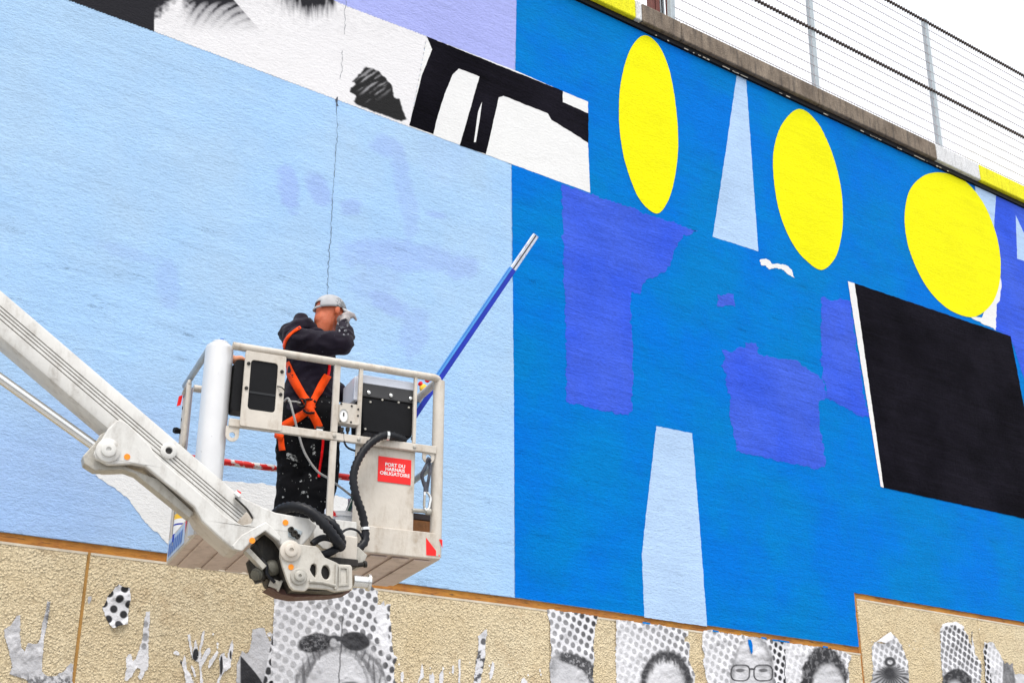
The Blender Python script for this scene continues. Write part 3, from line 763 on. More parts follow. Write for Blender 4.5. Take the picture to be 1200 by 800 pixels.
# stiles
def stile(u, w0, w1, wd, v0=-.012, v1=.014): return MB().box((u-wd/2, v0, w0), (u+wd/2, v1, w1)).build('stile', LT, bk, smooth=None, bevel=.003)
stile(.783, .147, .6485, .040); stile(.783, .7015, 1.148, .040)
stile(B(421.5, 470, 0).x, .7015, 1.148, .025); stile(B(486, 480, 0).x, .7015, 1.15, .020)
for u in (.783, B(421.5, 470, 0).x, B(486, 480, 0).x): MB().lathe((u, -.017, .676), (0, -1, 0), [(0, .012), (.006, .012), (.008, .008)], 10).build('rail_bolt', M['castw'], bk, smooth=30)
# back panel carrying the sign
q = pxp([(416, 522), (486, 530), (484.5, 619), (413, 611)], .022)
u0, u1 = (q[0][0]+q[3][0])/2, (q[1][0]+q[2][0])/2
MB().box((u0, .018, .10), (u1, .03, .692)).build('sign_panel', LT, bk, smooth=None, bevel=.004)
sg = pxp([(443.6, 534.3), (482.2, 538.3), (481.5, 568), (442.7, 563.3)], .012)
s0, s1 = (sg[0][0]+sg[3][0])/2, (sg[1][0]+sg[2][0])/2; t1, t0 = (sg[0][1]+sg[1][1])/2, (sg[2][1]+sg[3][1])/2
sign = MB().box((s0, .0135, t0), (s1, .0165, t1)).build('warning_sign', M['red'], lift, smooth=None, bevel=.001)
def lettering(txt, size, c, width, y, parent, mat, name='lettering', spacing=1.0, bold=.012):
    cu = bpy.data.curves.new(name, 'FONT'); cu.body = txt; cu.size = size; cu.align_x = 'CENTER'; cu.align_y = 'CENTER'
    cu.offset = bold*size; cu.space_line = spacing; cu.extrude = .0004; cu.resolution_u = 3
    o = bpy.data.objects.new(name, cu); S.collection.objects.link(o)
    bpy.context.view_layer.update(); me = bpy.data.meshes.new_from_object(o.evaluated_get(bpy.context.evaluated_depsgraph_get()))
    bpy.data.objects.remove(o); me.materials.clear()
    xs = [v.co.x for v in me.vertices]; k = width/(max(xs)-min(xs)); m0 = (max(xs)+min(xs))/2
    ys = [v.co.y for v in me.vertices]; n0 = (max(ys)+min(ys))/2
    for v in me.vertices: v.co = Vector(((v.co.x-m0)*k + c[0], y - v.co.z*.5, (v.co.y-n0)*k*1.0 + c[1]))
    me.name = name
    return link(name, me, mat, parent)
lettering('PORT DU\nHARNAIS\nOBLIGATOIRE', .05, ((s0+s1)/2+.002, (t0+t1)/2+.004), (s1-s0)*.90, .0122, sign, M['whitep'], spacing=.92, bold=.022)
# corner warning triangle
def flat(name, pts_px, v, mat, parent=bk):
    P = [B(x, y, v) for x, y in pts_px]; n = len(P)
    me = MB(); me.add(P, [tuple(range(n))]); return me.build(name, mat, parent, smooth=None)
flat('red_triangle', [(499.3, 629.5), (499.5, 650), (516, 651.5)], -.0062, M['red'])
flat('red_triangle', [(514.5, 631.5), (518.5, 632), (518.5, 642)], -.0078, M['red'])
# lugs
def lug(cx, cy, v=-.002):
    c = B(cx, cy, v); n = 18
    o_ = [(c.x+.040*cos(t), c.z+.040*sin(t)) for t in [pi+pi*k/n for k in range(n+1)]]
    o_ = [(c.x-.04, c.z+.052)] + o_ + [(c.x+.04, c.z+.052)]
    MB().prism([o_, [(c.x+.018*cos(t), c.z+.018*sin(t)) for t in [2*pi*k/14 for k in range(14)]]], v-.004, v+.006).build('lifting_lug', LT, bk, smooth=None)
lug(272, 509.5); lug(502, 535.5)
# ---- document box with black window at the left of the front
dq = pxp([(287, 409), (335.5, 414), (330, 499), (282.5, 494)], -.03)
d0, d1 = (dq[0][0]+dq[3][0])/2, (dq[1][0]+dq[2][0])/2; e1_, e0_ = 1.135, .655
wq = pxp([(294, 421.5), (325.5, 425.5), (322.5, 483.5), (290, 479.5)], -.033)
w0, w1 = (wq[0][0]+wq[3][0])/2, (wq[1][0]+wq[2][0])/2; y1, y0 = (wq[0][1]+wq[1][1])/2, (wq[2][1]+wq[3][1])/2
def rrect(x0, z0, x1, z1, r, n=5):
    out = []
    for cx, cz, a in ((x1-r, z1-r, 0), (x0+r, z1-r, pi/2), (x0+r, z0+r, pi), (x1-r, z0+r, 3*pi/2)):
        out += [(cx+r*cos(a+pi/2*k/n), cz+r*sin(a+pi/2*k/n)) for k in range(n+1)]
    return out
case = MB().prism([rrect(d0, e0_, d1, e1_, .012), rrect(w0, y0, w1, y1, .022)], -.036, -.020).build('document_case', LT, lift, smooth=None, bevel=.003)
MB().prism(rrect(w0-.004, y0-.004, w1+.004, y1+.004, .02), -.028, -.022).build('case_window', M['blackp'], case, smooth=None)
MB().box((w0, -.031, y0+.105), (w1, -.0285, y0+.118)).build('case_edge', hard('glossy_black_edge', (.006, .006, .007), .2), case, smooth=None)
for x, z in [(d0+.022, y1-.03), (d1-.022, y1-.05), (d0+.020, y0+.13), (d1-.02, y0+.12)]:
    MB().lathe((x, -.037, z), (0, -1, 0), [(0, .011), (.005, .011), (.008, .007)], 12).build('case_screw', M['dark'], case, smooth=30)
MB().tube(spline([(d1-.045, -.04, y0+.17), (d1-.02, -.055, y0+.16), (d1+.005, -.045, y0+.145)], 5), .004, 6).build('case_hook', M['dark'], case, smooth=50)
bq = B(273, 430, .06), B(287, 486, .06)
MB().prism(rrect(bq[0].x, bq[1].z, d1-.04, bq[0].z+.03, .02), .0, .105).build('case_back', M['blackp'], case, smooth=30)
pc = MB(); pc.loft([(B(271+i*4, 420+.6*i+sin(i*1.7)*1.2, .11), (0, .03, .004), (0, .0, .030-.003*i)) for i in range(5)], 10)
o = pc.build('peach_rag', M['peach'], None, smooth=60)
o.location = BO; o.rotation_euler = (0, 0, BROT)
tag(o, 'small peach coloured rag tucked beside the fat white corner post', 'rag')
# ---- control box
u0 = B(423.5, 480, .035).x; u1 = B(487.5, 490, .035).x
zb, zm, zt, zh = B(455, 509, .035).z, B(455, 469, .035).z, B(455, 453.5, .035).z, B(455, 439.5, .035).z
cb = MB().loft([((( u0+u1)/2, .155, zz_), ((u1-u0)/2*k, 0, 0), (0, .12*k, 0)) for zz_, k in ((0, 1),)] * 0 or [((0, 0, 0), (0, 0, 0), (0, 0, 0))]*2) if False else MB()
bx = [(u0+.03, .035, zb), (u1-.03, .035, zb), (u1-.03, .27, zb), (u0+.03, .27, zb), (u0+.012, .035, zb+.05), (u1-.010, .035, zb+.05), (u1-.01, .27, zb+.05), (u0+.012, .27, zb+.05),
      (u0, .035, zm), (u1, .035, zm), (u1, .27, zm), (u0, .27, zm)]
cb.add(bx, [(0, 3, 2, 1), (8, 9, 10, 11)] + [(a, b, b+4, a+4) for k in (0, 4) for a, b in ((k, k+1), (k+1, k+2), (k+2, k+3), (k+3, k))])
ctl = cb.build('control_box', M['blackp'], lift, smooth=None, bevel=.008)
MB().box((u0-.003, .028, zm+.002), (u1+.003, .275, zt)).build('control_lid', M['ctrl'], ctl, smooth=None, bevel=.006)
n = 10; prof = [(.030+.0, zt+.001)] + [(.03+.12*(1-cos(t)), zt+(zh-zt)*.55+(zh-zt)*.45*sin(t)) for t in [pi/2*k/n for k in range(n+1)]] + [(.275, zh-.004), (.275, zt+.001)]
hd = MB(); k = len(prof)
hd.add([(u0-.012, y, z) for y, z in prof] + [(u1+.004, y, z) for y, z in prof], [tuple(range(k))[::-1], tuple(range(k, 2*k))] + [(i, (i+1) % k, k+(i+1) % k, k+i) for i in range(k)])
hd.build('control_hood', M['hood'], ctl, smooth=30, bevel=.004)
MB().box((u0-.045, .06, zm-.02), (u0-.016, .30, zh-.03)).build('hood_side', M['hood'], ctl, smooth=None, bevel=.006)
for px, py in ((432, 460), (458, 463.5), (481, 467)): MB().lathe(B(px, py, .026), (0, -1, 0), [(0, .013), (.008, .012), (.012, .006)], 12).build('lid_screw', M['bright'], ctl, smooth=30)
for px, py in ((448, 468.5), (467, 471.5), (434, 471), (479, 477.5), (428, 502.5)): MB().lathe(B(px, py, .034), (0, -1, 0), [(0, .008), (.006, .006)], 10).build('box_screw', M['castw'], ctl, smooth=30)
for z in (zm-.20, zm-.10): MB().lathe((u1+.004, .12, z), (1, 0, 0), [(0, .012), (.02, .01)], 8).build('side_screw', M['dark'], ctl, smooth=30)
# joystick socket seen left of the hood
# ---- junction box with dial
ja, jb = B(396.5, 473, -.0), B(419, 500, .0)
jn = MB().prism(rrect(ja.x, jb.z, jb.x, ja.z, .014), -.035, .03).build('junction_box', M['castw'], lift, smooth=None, bevel=.005)
jn.data.materials.clear(); jn.data.materials.append(LT)
cxj, czj = B(402.5, 487, -.036).x, B(402.5, 487, -.036).z
MB().prism([(cxj+a, czj+b) for a, b in ellp(0, 0, .026, .040, 20)], -.0385, -.036).build('dial_face', M['whitep'], jn, smooth=None)
MB().prism([[(cxj+a, czj+b) for a, b in ellp(0, 0, .031, .045, 20)], [(cxj+a, czj+b) for a, b in ellp(0, 0, .0262, .0402, 20)]], -.043, -.0355).build('dial_rim', M['castw'], jn, smooth=None)
MB().box((cxj-.004, -.041, czj-.004), (cxj+.004, -.039, czj+.02)).build('dial_pointer', M['dark'], jn, smooth=None)
for x, z in ((ja.x+.008, ja.z-.01), (cxj+.05, ja.z-.015), (ja.x+.008, jb.z+.01), (cxj+.05, jb.z+.012), (jb.x-.012, ja.z-.03), (jb.x-.012, jb.z+.06)):
    MB().lathe((x, -.036, z), (0, -1, 0), [(0, .007), (.004, .006)], 8).build('box_screw', M['dark'], jn, smooth=30)
for px in (400.5, 407.5): MB().lathe(B(px, 501, -.01), (0, 0, -1), [(0, .013), (.02, .013), (.026, .008), (.04, .007)], 10).build('cable_gland', M['dark'], jn, smooth=30)
def hose(name, pts, r, mat=M['rubber'], ribs=True, n=12, parent=lift):
    P = spline([B(*p) for p in pts], 9); 
    # resample evenly so that the ribs are even
    d = [0.]
    for a, b in zip(P, P[1:]): d.append(d[-1]+(b-a).length)
    st = .016 if ribs else .02; m = max(4, int(d[-1]/st)); Q = []; k = 0
    for i in range(m+1):
        t = d[-1]*i/m
        while k < len(d)-2 and d[k+1] < t: k += 1
        f = (t-d[k])/max(1e-6, d[k+1]-d[k]); Q.append(P[k].lerp(P[k+1], min(1, f)))
    rr = [r*(1.0 if (not ribs or i % 2) else .80) for i in range(len(Q))]
    return MB().tube(Q, rr, n).build(name, mat, parent, smooth=70)
hose('ribbed_hose', [(474, 516, .02), (462, 511, -.03), (448, 510.5, -.06), (432, 521, -.075), (420, 538, -.08), (414, 558, -.085), (417, 580, -.09), (424, 600, -.09), (427.5, 618, -.09), (427.5, 634, -.10), (418, 643.5, -.12), (409, 645.5, -.14)], .027)
hose('thin_cable', [(402.5, 506, -.01), (403, 516, -.01), (407, 524, -.01), (416, 528, -.0)], .0065, ribs=False, n=8)
MB().lathe(B(428, 619.5, -.09), (B(427.5, 615, -.09)-B(428, 622, -.09)), [(-.008, .031), (.008, .031)], 14).build('hose_clamp', M['bright'], lift, smooth=30)
MB().lathe(B(454, 510.5, -.05), (1, 0, .0), [(-.008, .031), (.008, .031)], 14).build('hose_clamp', M['bright'], lift, smooth=30)
hose('ribbed_hose', [(322, 603, -.12), (330, 596.5, -.20), (342, 593.5, -.28), (356, 595.5, -.33), (370, 604, -.36), (384, 619, -.38), (394, 633, -.36), (399, 640, -.3)], .033)
hose('ribbed_hose', [(366, 606, -.20), (377, 606.5, -.26), (389, 613, -.30), (397, 625, -.30), (401, 638, -.26)], .029)
hose('thick_hose', [(366, 637, -.30), (373, 631.5, -.30), (381, 629.5, -.31), (391, 632.5, -.32), (398, 638, -.28)], .019, ribs=False)
hose('thick_hose', [(378, 650, -.28), (386, 647, -.30), (394, 642.5, -.30), (400, 637, -.26)], .024, ribs=False)
hose('thin_cable', [(398, 627, -.26), (404, 621, -.2), (412, 619.3, -.15), (420, 622.5, -.12), (424, 629, -.11)], .0075, ribs=False, n=8)
# ---- jib tube with four grooves along its face
VF, VB = -.27, -.065
tA, tB = B(0, 340, VF), B(240, 544, VF); bA, bB = B(0, 392.8, VF), B(126, 502, VF)
dj = ((tB-tA)+(bB-bA)).normalized(); dj.y = 0; dj.normalize(); nj = Vector((-dj.z, 0, dj.x))
if nj.z < 0: nj = -nj
H_ = (tB-bB).dot(nj); mid = bB + nj*(H_/2)
def jp(s, t, v): p = mid + dj*s + nj*t; return Vector((p.x, v, p.z))
h = H_/2; r_ = .018; prof = []
prof += [(h, VB+r_), (h, VF+r_), (h-r_*.3, VF+r_*.3), (h-r_, VF)]
for f in (.36, .445, .53, .63): t = h-H_*f; prof += [(t+.0035, VF), (t+.002, VF+.010), (t-.002, VF+.010), (t-.0035, VF)]
prof += [(-h+r_, VF), (-h+r_*.3, VF+r_*.3), (-h, VF+r_), (-h, VB-r_), (-h+r_, VB), (h-r_, VB)]
def extrude(profile, s0, s1, name, mat, parent, **kw):
    m = MB(); k = len(profile)
    m.add([jp(s0, t, v) for t, v in profile] + [jp(s1, t, v) for t, v in profile], [tuple(range(k)), tuple(range(k, 2*k))[::-1]] + [(i, (i+1) % k, k+(i+1) % k, k+i) for i in range(k)])
    return m.build(name, mat, parent, **kw)
send = (B(288, 600, VF)-mid).dot(dj)
jib = extrude(prof, -3.6, send, 'jib_tube', M['lift'], lift, smooth=25)
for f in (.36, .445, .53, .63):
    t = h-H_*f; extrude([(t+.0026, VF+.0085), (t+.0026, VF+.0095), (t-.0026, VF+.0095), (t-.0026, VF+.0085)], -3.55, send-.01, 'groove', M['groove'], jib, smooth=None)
# levelling rod below the jib
rA, rB = B(0, 443, -.17), B(116, 526, -.17); rd = (rB-rA).normalized()
MB().tube([rA-rd*2.2, rB], .0285, 16).build('levelling_rod', M['bright'], lift, smooth=50)
# ---- end casting of the jib
CP = [(126.4, 502), (136, 492.5), (141, 491), (150, 496), (175.4, 521), (183.3, 533.5), (200, 548), (240, 582.5), (265, 605), (284.5, 615), (295, 612.5), (297.5, 607), (292, 600), (284, 592), (275, 584.5), (274.5, 580), (281, 580.5), (300, 590), (323, 600), (345, 604), (362, 607), (372, 615), (364, 628), (352, 641), (334, 645), (326, 633), (311, 620.8), (300, 628), (283, 645), (274, 643), (262, 633), (250, 622), (237, 610), (228.5, 594), (205, 574), (192, 564), (185, 558), (171, 546), (155, 543), (127, 544), (112.5, 537), (109.5, 531), (112.4, 525.6)]
cst = MB().prism(pxp(CP, -.30), -.30, -.265).build('end_casting', M['lift'], lift, smooth=None, bevel=.008)
CP2 = [(126.4, 503), (183, 536), (240, 585), (285, 618), (300, 612), (330, 606), (355, 612), (350, 636), (334, 642), (326, 630), (311, 618), (283, 642.5), (274, 641), (250, 619.5), (237, 607), (228.5, 591.5), (205, 571.5), (185, 556), (171, 544), (155, 541), (127, 542), (114, 534)]
MB().prism(pxp(CP2, -.30), -.263, -.04).build('casting_shell', M['lift2'], cst, smooth=None, bevel=.010)
# raised lower lip of the casting and its edge
LP = [(272, 639), (283, 626.5), (300, 617), (312, 611), (318, 616), (330, 630), (328, 634), (311, 621.5), (300, 629), (284, 645), (275, 643)]
MB().prism(pxp(LP, -.315), -.315, -.302).build('casting_lip', M['lift'], cst, smooth=None, bevel=.006)
for a, b, c, d in (((238, 619), (247.5, 623.5), (250.5, 629), (241, 624.5)), ((249, 632.5), (263, 641.5), (273, 645.5), (257, 641.5))):
    pass
def slot(p, q, v0, v1, name='slot'):
    a, b = B(*p, -.15), B(*q, -.15); d = (b-a).normalized(); nn = Vector((-d.z, 0, d.x)); nn = nn if nn.z < 0 else -nn
    m = MB(); m.obox((a+b)/2+nn*.004, (b-a)/2, Vector((0, .030, 0)), nn*.003); o = m.build(name, M['blackp'], cst, smooth=None, bevel=.002); return o
slot((241, 613.5), (248, 620.5), 0, 0); slot((252.5, 624), (269, 638.5), 0, 0)
def pin(px, py, v, R, prof=None, mat=M['lift'], name='pivot_pin', parent=cst):
    c = B(px, py, v); r = R
    o = MB().lathe(c, (0, -1, 0), prof or [(0, r), (.012, r), (.016, r*.9), (.017, r*.62), (.030, r*.60), (.033, r*.5), (.033, r*.22), (.024, r*.18)], 28).build(name, mat, parent, smooth=35)
    return o
pin(126.5, 528, -.30, .066); pin(197.5, 528.5, VF, .046, [(0, .046), (.014, .046), (.018, .040), (.018, .021), (.004, .018)], name='round_boss')
MB().lathe(B(197.5, 528.5, VF-.0), (0, -1, 0), [(0.0, .0175), (.006, .0175)], 16).build('boss_hole', M['dark'], cst, smooth=None)
for px, py in ((149, 535), (295.5, 633)): MB().lathe(B(px, py, -.3175 if px > 200 else -.3015), (0, -1, 0), [(0, .017), (.0015, .017)], 16).build('orange_dot', M['orange_dot'], cst, smooth=None)
MB().lathe(B(334.5, 612, -.3015), (0, -1, 0), [(0, .017), (.0015, .017)], 16).build('orange_dot', M['orange_dot'], cst, smooth=None)
# clevis behind the rod pin
ck = MB().prism(pxp([(97.5, 533), (104, 526), (113, 516), (118, 508), (126, 503), (127, 520), (120, 530), (150, 546), (185, 560), (228, 600), (223, 606), (180, 571), (159, 554), (145, 549), (111.5, 550), (99, 542)], -.26), -.245, -.16)
ck.build('rod_clevis', M['castw'], cst, smooth=None, bevel=.006)
# small red-tipped peg and wear bar at the top edge
MB().obox(B(278, 579, -.31), (.014, 0, -.01), (0, .012, 0), (.006, 0, .009)).build('edge_peg', M['whitep'], cst, smooth=None, bevel=.002)
MB().obox(B(279.5, 576.6, -.31), (.012, 0, -.006), (0, .011, 0), (.002, 0, .004)).build('peg_tip', M['red'], cst, smooth=None)
MB().tube(spline([B(275.5, 583, -.31), B(282, 589, -.312), (B(290, 597, -.312)), B(296, 607, -.31)], 5), .006, 8).build('seal_line', M['dark'], cst, smooth=50)
# recessed port with couplings
pp = pxp([(338, 619), (344, 617.5), (355, 622), (352.5, 627), (347, 632), (338, 628)], -.31)
pt = MB().prism(pp, -.306, -.301).build('coupling_port', M['galv'], cst, smooth=None, bevel=.003)
for px, py, r in ((340.5, 620.5, .017), (344.5, 625, .02), (348.5, 628.5, .015)): MB().lathe(B(px, py, -.307), (0, -1, 0), [(0, r), (.02, r*.9), (.02, r*.5), (.01, r*.4)], 12).build('coupling', M['dark'], pt, smooth=30)
# ---- knuckle block
KP = [(328.7, 641), (331, 637), (348.7, 636.8), (371, 639.5), (374, 642), (381, 652.5), (395, 658.7), (397, 660.5), (411, 661.3), (413, 664), (413.3, 688), (411, 690.5), (393, 692.8), (384, 690), (362, 688.5), (358, 692), (344, 691), (340, 687), (336.5, 679), (331.5, 664), (328.5, 652)]
h1 = [(363.3, 667), (365, 661.5), (368, 659.5), (371, 662), (371, 672), (369.5, 676.5), (366, 672)]; h2 = ellp(382, 670, 5.2, 8.4, 16, -.08)
kn = MB().prism([pxp(KP, -.345), pxp(h1, -.345), pxp(h2, -.345)], -.345, -.315).build('knuckle_block', M['lift2'], lift, smooth=None, bevel=.006)
kn.data.materials.clear(); kn.data.materials.append(hard('worn_knuckle_paint', (.57, .54, .485), .4, metal=.1, var=.1, dirt=.5, dirt_c=(.25, .2, .14), scale=8, bmp=.002))
KP2 = [(330, 652), (374, 645), (382, 655), (411, 664), (411, 688.5), (393, 691), (360, 690), (344, 689.5), (334, 668)]
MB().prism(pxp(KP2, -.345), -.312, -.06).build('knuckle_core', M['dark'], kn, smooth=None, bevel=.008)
MB().prism([pxp([(396.5, 663), (408.5, 663.5), (408.8, 686), (396.5, 687)], -.35), pxp([(399, 666), (406, 666.3), (406.2, 683), (399, 683.5)], -.35)], -.354, -.347).build('cast_frame', M['castw'], kn, smooth=None, bevel=.003)
MB().tube([B(362.5, 681, -.352), B(378, 682, -.352), B(393, 686, -.352)], .010, 8).build('cast_rib', M['castw'], kn, smooth=50)
MB().tube([B(394.5, 661, -.352), B(394, 676, -.352), B(393, 690, -.352)], .008, 8).build('cast_rib', M['castw'], kn, smooth=50)
pin(340, 645.5, -.345, .060, parent=kn, mat=M['lift2']); pin(349.8, 675.5, -.345, .047, parent=kn, mat=M['castw'])
MB().lathe(B(341, 664, -.3465), (0, -1, 0), [(0, .016), (.0015, .016)], 16).build('orange_dot', M['orange_dot'], kn, smooth=None)
# slew pin at the right
cpn = B(413.5, 680.5, -.22)
MB().lathe(cpn, (1, 0, 0), [(0, .036), (.085, .036), (.086, .048), (.100, .050), (.104, .04)], 24).build('slew_pin', M['bright'], kn, smooth=35)
# rotator and oily cylinder between jib and knuckle
hy = MB(); hy.lathe(B(301, 668, -.17), (.35, 0, -1), [(-.07, .03), (-.055, .05), (.03, .05), (.045, .035), (.07, .03)], 18)
hy.lathe(B(317, 683, -.16), (1, 0, -.2), [(-.02, .024), (.0, .036), (.15, .036), (.18, .024)], 16)
hy.tube([B(296, 640, -.15), B(322, 676, -.15)], .05, 16); hy.ball(B(306, 672, -.2), .04)
hy.tube([B(318, 684, -.16), B(350, 691, -.12), B(392, 692, -.1)], .026, 12)
hy.build('levelling_cylinder', M['dark'], lift, smooth=40)
MB().obox((B(288, 644, -.25)+B(309, 666, -.25))/2, (B(309, 666, -.25)-B(288, 644, -.25))/2, Vector((0, .03, 0)), Vector((.010, 0, .011))).build('cylinder_link', M['castw'], lift, smooth=None, bevel=.004)
MB().prism(pxp([(299, 634), (312, 624), (326, 637), (332, 660), (338, 684), (330, 692), (316, 684), (308, 664)], -.2), -.20, -.07).build('link_shade_block', M['dark'], lift, smooth=None, bevel=.01)  # dark block added to stand for the shade in the joint gap
ol = hard('olive_grey_cast_iron', (.13, .125, .10), .5, var=.4, dirt=.5, dirt_c=(.03, .028, .025), scale=16, bmp=.003)
e_ = MB(); e_.ball(B(319, 665, -.215), .050, .04, .046); e_.lathe(B(319, 665, -.22), (.3, -1, .1), [(0, .036), (.02, .036), (.026, .028)], 14); e_.build('fitting_elbow', ol, lift, smooth=40)
e_ = MB(); e_.lathe(B(303, 671, -.21), (-.6, -.5, -.5), [(-.03, .034), (.02, .036), (.024, .030), (.04, .028)], 14); e_.build('hose_fitting', ol, lift, smooth=35)
e_ = MB(); e_.lathe(B(322, 684, -.21), (.9, -.2, -.3), [(-.03, .026), (.02, .026), (.024, .034), (.036, .034)], 6); e_.build('hose_nut', M['castw'], lift, smooth=20)
MB().tube(spline([B(306, 654, -.23), B(312, 662, -.25), B(313, 672, -.25), B(322, 682, -.24)], 6), .010, 8).build('thin_cable', M['rubber'], lift, smooth=60)
MB().prism(pxp([(314, 688), (330, 689), (346, 693), (395, 694), (412, 690), (409, 694), (392, 697), (346, 699), (330, 696)], -.2), -.20, -.06).build('guard_plate', hard('red_brown_guard_plate', (.10, .045, .035), .6, var=.4), lift, smooth=None, bevel=.003)
# mount between knuckle and basket
mt = MB(); mt.box((B(388, 640, -.1).x, -.20, B(400, 660, -.1).z), (B(413, 640, -.1).x, .10, .02)); 
mount = mt.build('basket_mount', M['lift2'], lift, smooth=None, bevel=.01)
MB().prism(pxp([(412, 643), (420, 640), (431, 650), (424, 664), (414, 661)], -.15), -.15, -.03).build('mount_bracket', M['castw'], mount, smooth=None, bevel=.006)
MB().prism(pxp([(363, 606), (390, 610), (416, 613), (416, 640), (392, 646), (376, 644), (366, 636)], -.05), -.09, -.012).build('mount_plate', M['lift'], mount, smooth=None, bevel=.006)
MB().box((B(382, 648, -.2).x, -.24, B(400, 664, -.2).z), (B(418, 648, -.2).x, -.06, B(400, 655, -.2).z)).build('mount_shade_block', M['dark'], mount, smooth=None, bevel=.006)  # dark block put in as the shade below the basket mount
MB().lathe(B(416, 662, -.16), (1, 0, .2), [(0, .014), (.05, .014), (.055, .02), (.07, .02)], 12).build('mount_bolt', M['dark'], mount, smooth=30)
# the rest of the machine, left of the photograph: knuckle, riser and chassis
je = jp(-3.55, 0, (VF+VB)/2)
MB().box((je.x-.16, VF-.05, je.z-.2), (je.x+.1, VB+.05, je.z+.2)).build('upper_knuckle', M['lift'], lift, smooth=None, bevel=.02)
MB().box((je.x-.14, VF, -3.0), (je.x+.06, VB, je.z-.1)).build('riser_boom', M['lift'], lift, smooth=None, bevel=.015)
chs = MB().box((je.x-1.0, VF-.65, -3.05), (je.x+.9, VB+.35, -2.6)).build('chassis', M['lift'], lift, smooth=None, bevel=.04)
for dx in (-.7, .6):
    for v in (VF-.72, VB+.42): MB().lathe((je.x+dx, v, -3.02), (0, 1, 0), [(-.1, .22), (-.08, .3), (.08, .3), (.1, .22)], 24).build('wheel', M['rubber'], chs, smooth=40)

# ================================================================== the painter in the basket
FL = .06
_m = BO + bv*.45 + bu*B(361, 500, .45).x + UP*FL
man = empty('person', _m, YAW)
tag(man, 'painter in a black hoodie, grey cap and orange harness shading his brow in the basket', 'person')
def Mn(px, py, a):                    # local: x to the right of the picture, y away from the camera, z up
    d = hit(px, py, _m + fw*a, fw) - _m
    return Vector((d @ rt, a, d @ UP))
def remesh(mb, name, mat, parent, vox, smooth_it=6, wrinkle=0., wscale=9., seed=0, keep=None):
    o = link(name, mb.mesh(name), None, None)
    r = o.modifiers.new('r', 'REMESH'); r.mode = 'VOXEL'; r.voxel_size = vox
    s_ = o.modifiers.new('s', 'SMOOTH'); s_.factor = .5; s_.iterations = smooth_it
    bpy.context.view_layer.update()
    me = bpy.data.meshes.new_from_object(o.evaluated_get(bpy.context.evaluated_depsgraph_get()))
    bpy.data.objects.remove(o); me.name = name
    if wrinkle:
        nor = [v.normal.copy() for v in me.vertices]
        for v, n_ in zip(me.vertices, nor):
            p = v.co; q = Vector((p.x*wscale+seed, p.y*wscale, p.z*wscale*1.7))
            t = 1-abs(mnoise.noise(q))*2; t2 = mnoise.noise(q*.45)
            v.co = p + n_*wrinkle*(t*.55+t2*.7)
    me.materials.clear(); o = link(name, me, mat, parent); me.shade_smooth(); return o
# joints
hipL, hipR = Vector((-.075, .05, .86)), Vector((.085, -.03, .86))
knL, knR = Vector((-.080, .07, .47)), Vector((.095, .05, .50)); anL, anR = Vector((-.095, .03, .09)), Vector((.035, -.02, .09))
chest = Vector((-.005, .0, 1.22)); neck = Vector((.075, .01, 1.44))
shR, shL = Mn(350, 400, -.13), Mn(347, 404, .15)
elR, wrR = Mn(402, 403, -.16), Mn(402.5, 380, -.05)
elL, wrL = Mn(384, 446, .33), Mn(402, 465, .20)
headc = Mn(388.5, 366, .01)
# trousers
tb = MB()
tb.limb([hipL, (hipL+knL)/2+Vector((-.01, .005, 0)), knL, (knL+anL)/2, anL+Vector((0, 0, -.02))], [.13, .118, .104, .102, .098])
tb.limb([hipR, (hipR+knR)/2+Vector((.0, .0, 0)), knR, (knR+anR)/2+Vector((.0, -.01, 0)), anR+Vector((0, 0, -.02))], [.128, .122, .112, .100, .096])
tb.loft([((0, .01, z), (rx, 0, 0), (0, ry, 0)) for z, rx, ry in ((.74, .12, .10), (.82, .178, .125), (.92, .176, .125), (1.0, .165, .118), (1.03, .15, .10))], 24)
trousers = remesh(tb, 'trousers', M['trousers'], man, .012, 6, .014, 9., 3)
# boots
for an, tx in ((anL, .06), (anR, .09)):
    b_ = MB(); b_.limb([an+Vector((0, 0, .05)), an+Vector((0, 0, -.03))], [.055, .058])
    b_.ball(an+Vector((tx*.5, .03, -.045)), .075, .06, .045); b_.ball(an+Vector((tx*1.5, .07, -.052)), .065, .055, .036)
    b_.box(tuple(an+Vector((-.06, -.06, -.088))), tuple(an+Vector((tx*1.4+.06, .13, -.072))))
    remesh(b_, 'boot', M['boot'], man, .009, 4)
# hoodie: torso, sleeves, hood bunched on the nape, pocket bulge
hb = MB()
hb.loft([((x, y, z), (rx, 0, 0), (0, ry, 0)) for x, y, z, rx, ry in
    ((-.003, .01, .875, .150, .115), (-.003, .01, .90, .172, .132), (-.002, .01, .98, .166, .128), (-.01, .01, 1.10, .150, .122), (-.012, .0, 1.20, .148, .130), (-.008, .0, 1.30, .150, .135), (.005, .0, 1.38, .130, .125), (.04, .005, 1.44, .085, .085), (.065, .005, 1.465, .06, .06))], 28)
hb.limb([shR+Vector((.02, .04, -.03)), shR, (shR*.5+elR*.5)+Vector((0, 0, -.012)), elR, (elR+wrR)/2+Vector((.012, 0, 0)), wrR+Vector((.0, 0, -.012))], [.10, .088, .080, .070, .058, .047])
hb.limb([shL+Vector((.02, -.03, -.02)), shL, (shL+elL)/2, elL, (elL+wrL)/2, wrL], [.095, .085, .074, .066, .054, .045])
hb.ball(Mn(385, 482, .10), .06, .09, .11)                      # hem bagging over the far hip
hb.ball(Mn(352, 386, -.01), .105, .10, .062, rot=Matrix.Rotation(radians(-12), 3, 'Y'))
hb.ball(Mn(345, 391, .02), .075, .12, .075); hb.ball(Mn(361, 383, .0), .075, .095, .055, rot=Matrix.Rotation(radians(28), 3, 'Y'))
